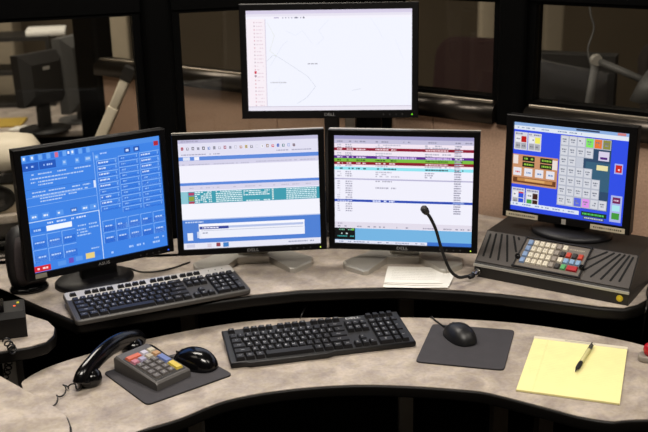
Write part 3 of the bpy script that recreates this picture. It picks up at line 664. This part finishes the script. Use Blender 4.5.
def keyboard(label, x, y, z, yaw, tilt, W, D, style):
    t = thing('computer_keyboard', label, 'keyboard', (x, y, z), yaw)
    BM = T((0, -D/2, .0)) @ Rx(tilt)      # body frame from the front edge: y to the back, z off the deck
    th = .016
    m = MB()
    if style == 'dell':
        out = []
        s = [(-W/2, .0), (-W/2+.035, -.0), (-W/2+.045, -.006), (-W/2+.235, -.006), (-W/2+.25, .0), (W/2, 0), (W/2, D), (-W/2, D)]
        out = ccw(s); m.prism(out, .002, th, BM, bev=.003, n=2); m.build('case', mat('keyboard_case_black', '131315', .45, bump=.2), t)
    else:
        out = ccw(rrect(W, D, .012, 4, 0, D/2)); m.prism(out, .002, th, BM, bev=.004, n=2); m.build('case', mat('keyboard_rim_grey', '45423f', .4), t)
        MB().prism(ccw(rrect(W-.006, .046, .008, 4, 0, D-.0255)), th-.002, th+.001, BM, bev=.0008, n=1).build('silver_panel', mat('keyboard_silver', 'c4c0b9', .4, metal=.2), t)
        MB().prism(ccw(rrect(W-.010, D-.055, .006, 4, 0, .004+(D-.055)/2)), th-.002, th+.0006, BM, bev=.0006, n=1).build('key_deck', mat('keyboard_deck', '2a2827', .5), t)
    for sx in (-1, 1):
        hgt = math.sin(tilt)*(D-.02)
        MB().box((sx*(W/2-.04), D/2-.02, (hgt+.003)/2), (.03, .012, hgt+.003)).build('tilt_foot', BLACK, t)
    x0 = -22.5*U1/2; y0 = D-.015 if style == 'dell' else D-.027
    PY = (D-.015-.017)/5.3 if style == 'dell' else (D-.027-.018)/5.5
    KL = key_layout()
    if style == 'dell': KL = [k for k in KL if k[4] not in ('Prt', 'Scr', 'Brk')] + [(18.95+i*.97, .0, .95, 1, '') for i in range(4)]
    meshes = {}; leg = MB()
    for kx, ky, w, h, s in KL:
        kw, kh = w*U1-.0012, h*PY-.0014
        if ky == 0: kh *= .72 if style == 'dell' else .6
        elif style == 'hp': ky += .2
        key = (round(kw, 4), round(kh, 4))
        px, py = x0+kx*U1, y0-ky*PY
        if key not in meshes:
            mm = MB(); mm.frustum((0, 0, 0), (kw, kh), (kw-.0055, kh-.006), .0088, (0, .0008))
            oo = mm.build('key', KEYB, t); meshes[key] = oo.data
        else: oo = obj('key', meshes[key], t)
        oo.matrix_local = BM @ T((px, py, th-.0005))
        if s: add_text(leg, s, px-(.0015 if len(s) < 2 else 0), py+.0015, th+.0085, .0085 if len(s) < 2 else .0046, BM)
    o = leg.build('key_legends', mat('legend_print', 'd0d0d4', .6), t); o['kind'] = 'stuff'
    if style == 'dell':
        m = MB(); add_text(m, 'DELL', 16.85*U1+x0, D-.012, th+.0005, .0125, BM, sx=1.4); m.build('logo_lettering', WHITEPRINT, t)
        m = MB()
        m.box((16.85*U1+x0, D-.0255, th), (.056, .006, .0008), BM); m.build('media_panel', BEZEL, t)
    else:
        for i in range(3):
            MB().lathe([(.0015, 0), (.0015, .001), (0, .001)], 8, BM @ T((x0+(19.6+i)*U1, D-.02, th+.001))).build('indicator_light', mat('dim_green_led', '3a5a38', .4), t)
    return t
keyboard('black keyboard with black keys on the front desk', -.022, 2.261, FZ, .223, .085, .455, .162, 'dell')
keyboard('black and silver keyboard on the rear desk before the left monitor', -.434, 2.399+.004, BZ+.0002, .425, .085, .455, .168, 'hp')

# ================================================================== mice and pads
def mouse_pad(label, quad):
    c = sum(quad, Vector((0, 0, 0)))/4; t = [(p-c).to_2d() for p in quad]
    o = []
    n = 4
    for i in range(4):
        p, q, s = t[i-1], t[i], t[(i+1) % 4]; a = (p-q).normalized()*.014; b = (s-q).normalized()*.014
        for k in range(n+1):
            u = k/n; o.append(tuple((q+a)*(1-u)**2+q*2*u*(1-u)+(q+b)*u*u))
    r = thing('mouse_pad', label, 'mouse pad', (c.x, c.y, FZ))
    MB().prism(ccw(o), 0.0001, .002).build('rubber_base', RUBBER, r)
    MB().prism(ccw([(x*.998, y*.998) for x, y in o]), .002, .0042, bev=.0008, n=2).build('top_sheet', PADM, r)
    return r
mouse_pad('charcoal mouse pad between black keyboard and yellow legal pad', [G(*p, FZ+.004) for p in ((432.5, 323.7), (514.8, 329.9), (504, 369.7), (415.3, 361.2))])
mouse_pad('charcoal mouse pad under the small coloured keypad', [G(*p, FZ+.004) for p in ((103, 372), (147, 404.5), (233, 374), (190, 350))])
def mouse(label, px, py, yaw, m, L=.108, Wd=.062, H=.038):
    p = G(px, py, FZ+.004)
    t = thing('computer_mouse', label, 'mouse', (p.x, p.y, FZ+.0043), yaw)
    n, k = 16, 20
    def half(s, z): # outline at height fraction
        return s
    mb = MB(); loops = []
    for j in range(15):
        f = j/14; zz = math.sin(f*math.pi/2); sc = math.cos(f*math.pi/2)**.7 if j < 14 else .01
        lp = []
        for i in range(40):
            a = 2*math.pi*i/40; cx, sy = math.cos(a), math.sin(a)
            ex = math.copysign(abs(cx)**.8, cx)*Wd/2*(1-.12*sy*sy*(1 if sy > 0 else 0)); ey = math.copysign(abs(sy)**.75, sy)*L/2
            x, y = ex*sc, ey*sc-.006*(1-sc)
            hgt = H*(1-.9*(y/L+.08)**2)
            lp.append((x, y, zz*hgt))
        loops.append(lp)
    mb.loops(loops); b = mb.build('shell', m, t)
    MB().lathe([(.008, -.0035), (.0095, -.002), (.0095, .002), (.008, .0035)], 16, T((0, L*.27, H*.56)) @ Ry(math.radians(90))).build('scroll_wheel', DARKG, t)
    MB().box((0, L*.39, H*.40), (.0012, L*.14, H*.3)).build('button_seam', RUBBER, t)
    return t, p
ms1, mp1 = mouse('matte black mouse on pad by the legal pad', 459.5, 338, math.radians(22), mat('mouse_black', '141416', .42), .108, .067)
ms2, mp2 = mouse('glossy black mouse behind the coloured keypad', 195, 364.5, math.radians(58), BLACKG, .122, .07, .042)
def cable(name, label, pts, r=.0022, n=6, m=CABLE, cat='cable'):
    pts = [Vector(p) for p in pts]; b = pts[0]
    mb = MB().tube([p-b for p in spline(pts, 7)], r, n); o = mb.build(name, m); o.location = b
    return tag(o, label, cat)
d1 = Rz(math.radians(22)) @ Vector((0, .055, 0))
cable('mouse_cable', 'thin cable of the mouse beside the legal pad', [mp1+d1+Vector((0, 0, .008)), mp1+d1*1.3+Vector((-.005, 0, .0035)), G(435, 320, FZ+.003), G(433, 318.5, FZ+.003)+Vector((-.005, .01, 0)), G(430, 316, FZ)+Vector((-.01, .03, -.05))])
d2 = Rz(math.radians(58)) @ Vector((0, .055, 0))
cable('mouse_cable', 'thin cable of the glossy mouse running behind the handset', [mp2+d2+Vector((0, 0, .008)), mp2+d2*1.2+Vector((0, 0, .002)), mp2+d2*1.6+Vector((0, 0, .0035)), G(150, 345, FZ+.003), G(138, 351, FZ+.003), G(128, 352, FZ+.003)])
cable('keyboard_cable', 'black keyboard cable curling on the rear desk under the monitors', [G(122, 280, BZ+.003), G(114, 276, BZ+.003), G(116, 269, BZ+.003), G(128, 268, BZ+.003), G(143, 272, BZ+.003), G(165, 270, BZ+.003), G(190, 262, BZ+.003)])
cable('keyboard_cable', 'black cable behind the front keyboard dropping between desks', [G(300, 318.5, FZ+.003), G(304, 314, FZ+.003)+Vector((0, 0, .01)), G(311, 300, FZ-.04)+Vector((0, .03, 0)), G(313, 298, FZ-.2)])

# ================================================================== keypad terminal on the left pad
kq = [G(*p, FZ+.0045) for p in ((117, 371), (157, 391.5), (191, 376))]
kyaw = math.atan2(kq[2].y-kq[1].y, kq[2].x-kq[1].x)
KW, KD = .098, .158
kf = (kq[1]+kq[2])/2; kc = kf + (Rz(kyaw) @ Vector((0, KD/2, 0)))
kt = thing('programmable_keypad', 'grey wedge keypad with red, blue and yellow keys on left mouse pad', 'keypad', (kc.x, kc.y, FZ+.0044), kyaw)
prof = [(-KD/2, 0), (-KD/2, .016), (-KD/2+.004, .02), (KD/2-.02, .037), (KD/2-.006, .039), (KD/2, .034), (KD/2, 0)]
m = MB(); m.loops([[(x, y*(1 if i else 1), z*(.9 if abs(x) > KW/2-.001 else 1)) for y, z in prof] for i, x in enumerate((-KW/2, -KW/2+.004, KW/2-.004, KW/2))], smooth=False)
m.build('case', mat('keypad_case_grey', '504d4b', .45, bump=.2), kt)
ka = math.atan2(.017, KD-.024); KM = T((0, -KD/2+.004, .0202)) @ Rx(ka)
MB().box((0, .066, .0), (KW-.012, .122, .0012), KM).build('key_well', mat('keypad_well', '242324', .5), kt)
spec = [(0, 0, 2, 1, 'c4644a'), (2, 0, 1, 1, 'b9b6c4'), (3, 0, 1, 1, 'b8b09a'), (0, 1, 1, 1, 'b0707e'), (1, 1, 1, 1, '9c98b0'), (2, 1, 1, 1, 'a8a090'), (3, 1, 1, 1, 'b08a62'), (3, 2, 1, 2, '6474a8'), (3, 4, 1, 2, 'ccb448')]
spec += [(c, r, 1, 1, '5a5654') for r in range(2, 6) for c in range(3)]
for c, r, w, h, colr in spec:
    m = MB(); kw, kh = w*.0205-.0035, h*.0195-.0035
    m.frustum((0, 0, 0), (kw+.001, kh+.001), (kw-.003, kh-.003), .005)
    o = m.build('key', mat('keypad_'+colr, colr, .45), kt)
    o.matrix_local = KM @ T((-.041+(c+w/2)*.0205, .126-(r+h/2)*.0195, .0006))
m = MB()
for r in range(2, 6):
    for c in range(3): add_text(m, '789456123*0#'[(r-2)*3+c], -.041+(c+.5)*.0205, .126-(r+.5)*.0195, .0058, .009, KM)
m.build('key_numerals', mat('pale_print', 'b0aca6', .6), kt)['kind'] = 'stuff'

# ================================================================== telephone handset and coiled cord
h0, h1 = G(90, 384, FZ), G(133, 352.5, FZ)
hyaw = math.atan2(h1.y-h0.y, h1.x-h0.x); hl = (h1-h0).length
hs = thing('telephone_handset', 'shiny black telephone handset lying arched beside the coloured keypad', 'handset', ((h0.x+h1.x)/2, (h0.y+h1.y)/2, FZ), hyaw)
a = hl/2
path = spline([(-a-.026, 0, .016), (-a-.018, 0, .030), (-a+.012, 0, .042), (-a*.45, 0, .051), (0, 0, .054), (a*.45, 0, .050), (a-.012, 0, .040), (a+.016, 0, .028), (a+.024, 0, .015)], 5)
rad = []
for i, p in enumerate(path):
    u = abs(i/(len(path)-1)*2-1)
    rad.append((.023+.006*max(0, (u-.45)/.55)**1.2 if u < .97 else   .022, .0145+.005*max(0, (u-.5)/.5)))
MB().tube(path, rad, 14).build('handle', BLACKG, hs)
for s in (-1, 1):
    MB().lathe([(.0, .0), (.022, .0), (.0275, .006), (.029, .014), (.027, .026), (.018, .036), (0, .038)], 24, T((s*a, 0, 0))).build('mouthpiece' if s < 0 else 'earpiece', BLACKG, hs)
A0 = h0 + (Rz(hyaw) @ Vector((-.030, 0, .012)))
def coil(name, label, pts, R, r, turns, m=CABLE):
    P = spline([Vector(p) for p in pts], 40); N = len(P); out = []
    nst = int(turns*14)
    for i in range(nst+1):
        f = i/nst*(N-1); k = min(int(f), N-2); p = P[k].lerp(P[k+1], f-k); t = (P[k+1]-P[k]).normalized()
        s = t.cross(Vector((0, 0, 1))).normalized(); u = s.cross(t); a = 2*math.pi*turns*i/nst
        out.append(p+s*R*math.cos(a)+u*R*math.sin(a))
    b = out[0]; o = MB().tube([q-b for q in out], r, 6).build(name, m); o.location = b; return tag(o, label, 'cord')
coil('coiled_cord', 'stretched black coiled cord leading from the handset to the desk edge', [A0, A0+Vector((-.012, -.012, .002)), G(66, 386, FZ+.011), G(60, 396, FZ+.011), G(50, 405, FZ+.011)], .0065, .0018, 4)

# ================================================================== legal pad, pen, papers
pq = [G(*p, FZ+.005) for p in ((534.7, 337.1), (628.1, 346.7), (620, 401.8), (514.8, 391))]
pc = sum(pq, Vector((0, 0, 0)))/4
pyaw = -.342
lp = thing('legal_pad', 'yellow ruled legal pad lying on the front desk', 'notepad', (pc.x, pc.y, FZ), pyaw)
lp.scale = (1.025, .995, 1)
MB().box((0, 0, .0006), (.216, .296, .001)).build('cardboard_back', mat('grey_cardboard', '8b8172', .8), lp)
MB().box((0, -.005, .0030), (.2155, .284, .0038)).build('page_block', mat('yellow_page_edges', 'e6dc98', .85, var=.08, scale=300), lp)
m = MB(); m.add([(-.1078, -.147, .0052), (.1078, -.147, .0052), (.1078, .1365, .0051), (-.1078, .1365, .0051)], [(0, 1, 2, 3)])
pg = m.build('top_page', YPAPER, lp)
m = MB()
for i in range(29): m.box((0, -.14+i*.0087, .00527), (.2155, .0004, .00004))
for dx in (0, .0022): m.box((-.075+dx, -.005, .00529), (.0004, .283, .00004))
o = m.build('ruled_lines', mat('faint_rule_print', 'd4c98a', .8), pg); o['kind'] = 'stuff'
MB().box((0, .1415, .0033), (.217, .013, .0054)).build('binding_tape', mat('binding_strip', 'd8d0bb', .75), lp)
m = MB(); m.box((0, .1415, .0061), (.07, .0022, .0002)); m.build('binding_print', mat('grey_print', '7b7668', .7), lp)
pa, pb = G(592, 345, FZ+.011), G(575, 372, FZ+.0115)
pn = thing('ballpoint_pen', 'clear ballpoint pen with dark grip lying on the yellow pad', 'pen', tuple(pa))
v = pb-pa; PM = Matrix.Translation((0, 0, 0)) @ v.to_track_quat('Z', 'Y').to_matrix().to_4x4(); L = v.length
pn.location = (pa.x, pa.y, FZ+.0112)
def penpart(nm, prof, m): MB().lathe(prof, 12, PM).build(nm, m, pn)
penpart('barrel', [(.0046, L*.18), (.0049, L*.2), (.0049, L*.66), (.0046, L*.67)], mat('clear_barrel', 'cfc890', .25))
penpart('cap_end', [(.003, 0), (.0046, .003), (.0049, L*.19)], mat('pen_dark_plastic', '3a3934', .35))
penpart('grip', [(.0050, L*.66), (.0053, L*.7), (.0051, L*.84), (.0036, L*.9)], RUBBER)
penpart('tip', [(.0034, L*.9), (.0014, L*.98), (.0004, L)], METAL)
MB().box((0, .0058, L*.1), (.003, .0015, L*.22), PM).build('clip', METAL, pn)
sheets = [((387, 269.5), (446, 270.5), (444, 288), (383, 287)), ((390, 270.5), (452, 272.5), (448, 289), (385, 288)), ((392, 273), (455, 274.5), (449, 287.5), (387, 285.5)), ((388, 268), (443, 269.5), (442, 285.5), (384, 284.5))]
lab = ['white note card second from the bottom of stack below microphone', 'white note card with a bent corner sticking out at right below microphone', 'white note card at bottom right of the stack below microphone', 'topmost white note card below the gooseneck microphone']
for i, (q, lb) in enumerate(zip(sheets, lab)):
    P = [G(*p, BZ) for p in q]; c = sum(P, Vector((0, 0, 0)))/4; z = .0012+i*.0016
    t = thing('note_card', lb, 'paper', (c.x, c.y, BZ+z-.0011), 0, 'note cards on the rear desk')
    a, b, d, e2 = [p-c for p in P]; mb = MB(); g = []
    for jj in range(5):
        for ii in range(7):
            u, w = ii/6, jj/4; p = (a*(1-u)+b*u)*(1-w)+(e2*(1-u)+d*u)*w
            lift = .004*max(0, u+w-1.5)**1.0*(1 if i == 1 else .3)
            g.append((p.x, p.y, .0006+lift))
    n = len(g); fs = [(j*7+i2, j*7+i2+7, j*7+i2+8, j*7+i2+1) for j in range(4) for i2 in range(6)]
    mb.add(g, fs); mb.add([(x, y, z2-.0006) for x, y, z2 in g], [tuple(reversed(f)) for f in fs])
    mb.build('sheet', WHITEP, t)
    if i == 3:
        m = MB()
        for k in range(7):
            w = .18+k*.1; p0 = (a*(1-.1)+b*.1)*(1-w)+(e2*.9+d*.1)*w; p1 = (a*.12+b*.88)*(1-w)+(e2*.12+d*.88)*w
            dv = p1-p0; m.box((0, 0, 0), (dv.length, .0009, .0001), T(((p0.x+p1.x)/2, (p0.y+p1.y)/2, .0009)) @ Rz(math.atan2(dv.y, dv.x)))
        m.build('printed_lines', mat('pale_grey_print', 'b4b0a6', .8), t)

# ================================================================== desk speaker, button box, coil at left
sp0 = G(25, 293, BZ)
sk = thing('desk_speaker', 'dark oval desk speaker beside the left monitor', 'speaker', (sp0.x+.004, sp0.y+.03, BZ), .55)
mb = MB(); Ls = []
for z, w, d, oy in ((.018, .092, .05, 0), (.04, .10, .062, .002), (.08, .102, .07, .008), (.12, .092, .068, .016), (.15, .074, .056, .022), (.165, .045, .04, .026), (.17, .02, .02, .028)):
    Ls.append([(x, y+oy, z) for x, y in rrect(w, d, min(w, d)*.42, 5)])
mb.loops(Ls); mb.build('cabinet', mat('speaker_black', '151315', .5), sk)
mb = MB(); Ls = []
for z, w, oy in ((.026, .066, -.026), (.05, .08, -.03), (.09, .08, -.028), (.125, .068, -.018), (.15, .046, -.007)):
    Ls.append([(w/2*math.cos(a), oy-.0075*math.sin(a), z) for a in [math.pi*i/10 for i in range(11)]])
mb.loops(Ls, cap0=True, cap1=True); mb.build('grille', mat('speaker_grille', '332b2c', .8, bump=.6, bscale=1500), sk)
MB().lathe([(.05, 0), (.052, .006), (.045, .014), (.02, .02), (0, .02)], 28, T((0, .0, 0)) @ Matrix.Diagonal((1, .85, 1, 1))).build('foot', BLACKG, sk)
MB().box((-.002, -.0385, .085), (.004, .001, .012)).build('badge', SILVERD, sk)
bx = G(12, 333, BZ)
bb = thing('button_box', 'black desk box with red and yellow lights on the small side desk', 'control box', (bx.x-.004, bx.y+.015, BZ), .30)
prof = [(-.05, 0), (-.05, .05), (-.035, .062), (.05, .058), (.05, 0)]
m = MB(); m.loops([[(x, y, z) for y, z in prof] for x in (-.09, .035)], smooth=False); m.build('case', mat('box_black', '0b0a0a', .4, spec=.3), bb)
m = MB(); m.loops([[(x, y, z) for y, z in [(-.03, .0605), (-.03, .08), (.03, .074), (.03, .058)]] for x in (-.085, -.012)], smooth=False); m.build('cradle', BLACKG, bb)
for i, (x, y, c) in enumerate(((.012, .005, 'd85020'), (.02, .026, 'a8a020'))):
    MB().frustum((x, y, .0585), (.006, .006), (.005, .005), .003).build('lit_button', mat('lit_'+c, c, .4, emit=.9), bb)
coil('coiled_cord', 'black coiled cord hanging off the small side desk', [G(6, 341, BZ+.018), G(14, 347, BZ+.012)+Vector((0, -.012, 0)), G(10, 352, BZ-.03)+Vector((0, -.01, 0)), G(8, 368, BZ-.09), G(4, 380, BZ-.15)], .008, .002, 12)

# red topped stamp at the right edge
rp = G(643, 362, FZ)
rd = thing('hand_stamp', 'small grey holder with a shiny red knob at the right desk edge', 'stamp', (rp.x+.02, rp.y+.004, FZ), -.4)
MB().prism(rrect(.06, .036, .015, 5), 0, .016, bev=.004).build('grey_base', mat('stamp_grey', '8d857b', .5), rd)
MB().lathe([(.012, .015), (.016, .02), (.018, .03), (.015, .040), (.008, .045), (0, .046)], 20, T((-.002, 0, 0))).build('red_knob', mat('red_plastic', 'a81422', .2), rd)

# loose cables near the right console
cable('power_cable', 'black cable hanging over the rear desk edge at far right', [G(648, 228, BZ+.004)+Vector((.05, 0, 0)), G(645, 245, BZ+.004)+Vector((.03, 0, 0)), G(644, 268, BZ+.004)+Vector((.03, 0, .0)), G(643, 290, BZ+.004)+Vector((.012, 0, 0)), G(643, 300, BZ+.004)+Vector((.012, 0, 0)), G(643, 314, BZ-.03)+Vector((0, -.015, 0)), G(641, 340, BZ-.25)], .0025)
cable('signal_cable', 'beige cable looping behind the right monitor on the desk', [G(632, 226, BZ+.004)+Vector((.0, .12, 0)), G(640, 224, BZ+.004)+Vector((.03, .1, 0)), G(650, 226, BZ+.004)+Vector((.05, .06, 0)), G(660, 232, BZ+.004)], .003, m=mat('beige_cable', 'a39a84', .5))
cable('signal_cable', 'second beige cable lower behind the right monitor', [G(636, 236, BZ+.004)+Vector((.01, .1, 0)), G(646, 238, BZ+.004)+Vector((.03, .07, 0)), G(662, 243, BZ+.004)+Vector((.02, .02, 0))], .003, m=mat('beige_cable', 'a39a84', .5))

# ================================================================== beyond the glass
NB = .74
BEYOND = mat('dark_office_plastic', '1e1c1a', .55); GREYP = mat('mid_grey_plastic', '5b5a58', .5)
def back_monitor(label, px, py, Y, yaw, W, H, m, z0):
    p = atY(px, py, Y); t = thing('computer_monitor', label, 'monitor', (p.x, p.y, z0), yaw); h = p.z-z0
    P = panel_M(h, .05)
    MB().loops([[(sx*(W/2-i), sy*(H/2-i), w) for sx, sy in ((-1, -1), (1, -1), (1, 1), (-1, 1))] for i, w in ((.004, -.03), (0, -.026), (0, .022), (.05, .05))], P, smooth=False).build('back_shell', m, t)
    MB().prism(rrect(.07, .03, .008, 3, 0, .0), .012, h, bev=.002).build('stand_neck', m, t)
    MB().lathe([(.12, 0), (.12, .008), (.05, .014), (0, .014)], 24).build('stand_base', m, t)
    m2 = MB(); m2.box((0, H*.2, .051), (.04, .015, .002), P); m2.build('badge', SILVERD, t)
    return t
def rect_desk(label, x, y, w, d, z, rz):
    t = thing('office_desk', label, 'desk', (x, y, 0), rz)
    MB().prism(rrect(w, d, .03, 4), z-.03, z, bev=.004).build('desk_top', LAM, t)
    for sx in (-1, 1):
        MB().box((sx*(w/2-.06), 0, (z-.03)/2), (.04, d*.7, z-.03)).build('leg', LEGM, t)
    MB().box((0, d/2-.05, z*.55), (w-.2, .02, z*.8)).build('under_desk_panel', BEYOND, t)
rect_desk('neighbouring laminate desk just behind the left glass', -1.28, 3.52, .9, .55, NB, .3)
rect_desk('far laminate desk with dark monitors beyond the left glass', -1.95, 5.0, 1.7, .9, NB, .1)
back_monitor('dark monitor seen from behind, nearest beyond the left glass', 40, 78, 4.65, 1.0, .27, .24, BEYOND, NB)
back_monitor('tall grey monitor back beyond the left glass', 79, 72, 4.86, 1.2, .30, .36, GREYP, NB)
# beige arm on the neighbouring desk
a0, a1 = atY(101, 138, 3.62), atY(129, 72, 3.62)
arm = thing('mounting_arm', 'beige slanted mounting arm with dark joint behind the left glass', 'arm', (a0.x, a0.y, NB))
ab = Vector((a0.x, a0.y, NB)); v = a1-a0
AM = T(a0-ab-v*.22) @ v.to_track_quat('Z', 'Y').to_matrix().to_4x4(); L = v.length
MB().prism(rrect(.06, .04, .008, 3), .0, L*.70, AM, bev=.003).build('lower_arm', CREAM, arm)
MB().prism(rrect(.052, .036, .008, 3), L*.70, L*1.2, AM, bev=.003).build('upper_arm', CREAM, arm)
MB().box((-.006, 0, L*1.2), (.044, .042, .05), AM).build('joint', BEYOND, arm)
MB().lathe([(.09, 0), (.09, .012), (.03, .03), (.02, .05), (0, .05)], 24, T((v.x*-.2, 0, 0))).build('base', CREAM, arm)
# cream machine at the far left
cm = atY(6, 200, 3.42)
mc = thing('office_machine', 'cream rounded office machine with a dark round speaker behind the left monitor', 'machine', (cm.x-.02, 3.42, NB), .25)
mb = MB(); mb.loops([[(x, y, z) for x, y in rrect(w, d, r, 6)] for z, w, d, r in ((.0, .30, .22, .03), (.10, .30, .22, .03), (.105, .27, .2, .03), (.15, .27, .2, .03), (.155, .31, .24, .05), (.20, .31, .24, .06), (.235, .27, .2, .06), (.25, .18, .12, .05))])
mb.build('housing', CREAM, mc)
MB().box((0, -.111, .128), (.26, .03, .03)).build('paper_slot', BEYOND, mc)
MB().lathe([(.07, 0), (.07, .008), (.06, .004), (.045, .001), (.03, .006), (.012, .008), (0, .008)], 28, T((-.01, -.11, .055)) @ Rx(math.radians(90)) @ Matrix.Diagonal((1, .7, 1, 1))).build('speaker_cone', BEYOND, mc)
# hutch, paper tray, folder
hp = atY(28, 45, 5.75)
hu = thing('storage_hutch', 'dark open shelf unit on the far desk beyond the glass', 'shelf', (hp.x-.02, 5.34, NB), .1)
for z in (.0, .17, .345): MB().box((0, 0, z+.01), (.5, .28, .02)).build('shelf_board', BEYOND, hu)
for sx in (-1, 1): MB().box((sx*.26, 0, .1825), (.02, .28, .365)).build('side_board', BEYOND, hu)
def leaflet(label, px, py, Y, z, w, d, rz, m, cat='paper', name='paper_stack', tilt=0, th=.03):
    p = atY(px, py, Y); o = MB().prism(rrect(w, d, .004, 2), 0, th, bev=.002, n=1).build(name, m); o.location = (p.x, Y, z if z is not None else p.z); o.rotation_euler = (tilt, 0, rz); return tag(o, label, cat)
leaflet('white paper stack on top of the dark shelf unit', 46, 28, 5.34, NB+.365, .2, .2, .2, WHITEP)
leaflet('yellow folder lying on the far desk beyond the glass', 1, 84, 4.8, NB, .18, .18, .1, mat('yellow_folder', 'b89a40', .7), 'folder', 'folder', th=.012)
leaflet('white sheet on the far desk beyond the glass', 22, 104, 4.68, NB, .12, .1, -.2, WHITEP, th=.006)
def pillar(label, px, Y, w, m):
    p = atY(px, 50, Y); o = MB().prism(rrect(w, w, .02, 4), 0, CEIL, bev=.002).build('pillar', m); o.location = (p.x, Y, 0); return tag(o, label, 'pillar')
PIL = mat('pale_pillar_paint', 'a99c86', .85)
pillar('pale pillar beyond the beige arm', 118, 5.9, .17, PIL)
pillar('pale pillar at the far left edge', 2, 6.3, .22, PIL)
pillar('pale grey pillar beside the black post, right of the high monitor', 486, 5.0, .085, PIL)
pillar('beige pillar seen in the rightmost window', 551, 5.6, .11, PIL)
# chairs beyond the glass
CHF = mat('chair_fabric', '2b2320', .9, bump=.4)
def office_chair(label, x, y, rz, m=CHF):
    t = thing('office_chair', label, 'chair', (x, y, 0), rz)
    MB().prism(rrect(.48, .46, .09, 6), .44, .53, bev=.03).build('seat', m, t)
    MB().prism(rrect(.44, .52, .1, 6), -.03, .03, T((0, .25, .86)) @ Rx(math.radians(80)), bev=.02).build('backrest', m, t)
    MB().tube(spline([(0, .12, .44), (0, .27, .5), (0, .29, .7)], 5), .02, 8).build('back_bar', BLACK, t)
    MB().lathe([(.03, .1), (.03, .44)], 12).build('gas_column', BLACK, t)
    for k in range(5):
        a = 2*math.pi*k/5; MB().tube([(0, 0, .11), (.28*math.cos(a), .28*math.sin(a), .07)], [.025, .016], 8).build('base_leg', BLACK, t)
        MB().lathe([(.022, -.012), (.026, 0), (.022, .012)], 12, T((.28*math.cos(a), .28*math.sin(a), .028)) @ Rz(a) @ Rx(math.radians(90))).build('caster', BLACK, t)
    for sx in (-1, 1):
        MB().tube(spline([(sx*.2, .05, .46), (sx*.27, .05, .5), (sx*.27, .03, .66)], 4), .014, 8).build('arm_bar', BLACK, t)
        MB().prism(rrect(.05, .24, .02, 4, sx*.27, -.02), .66, .69, bev=.008).build('armrest', BLACK, t)
office_chair('dark office chair beyond the left glass by the far desk', -1.75, 4.15, 2.6)
office_chair('reddish office chair beyond the glass right of the high monitor', .62, 4.5, -.5, mat('red_chair_fabric', '2c1512', .9, bump=.4))
office_chair('dark office chair beyond the rightmost window', 1.75, 4.3, .5)
# right-hand neighbour desk with lamp arm
rect_desk('dim desk beyond the rightmost window', 1.35, 3.75, 1.3, .6, NB, -.64)
l0, l1, l2 = atY(588, 108, 3.75), atY(596, 60, 3.75), atY(652, 84, 3.6)
la = thing('lamp_arm', 'grey jointed lamp arm on the dim desk beyond the rightmost window', 'lamp', (l0.x, 3.75, NB)); lb = Vector((l0.x, 3.75, NB))
MB().tube([(0, 0, 0), l0-lb, l1-lb], .016, 8).build('upright', GREYP, la)
MB().tube([l1-lb, l2-lb], .014, 8).build('boom', GREYP, la)
MB().lathe([(.02, -.02), (.024, 0), (.02, .02)], 12, T(l1-lb) @ Rx(math.radians(90))).build('joint', SILVERD, la)
MB().lathe([(.09, 0), (.09, .015), (.02, .03), (0, .03)], 20).build('base', BEYOND, la)
MB().lathe([(.02, .05), (.05, .0), (.075, -.06), (.07, -.06), (0, .04)], 20, T(l2-lb)).build('lamp_shade', GREYP, la)
cable('hanging_cable', 'pale cable hanging beyond the rightmost window', [atY(588, -60, 3.9), atY(590, 8, 3.9), atY(594, 28, 3.9), atY(588, 50, 3.9), atY(592, 75, 3.88), atY(585, 110, 3.85)], .004, m=GREYP)
leaflet('white card standing beyond the rightmost window', 646, 80, 3.75, NB+.0, .08, .11, .3, WHITEP, 'card', 'card', th=.2)
back_monitor('dark monitor back beyond the rightmost window', 570, 88, 4.0, 2.7, .36, .29, BEYOND, NB)
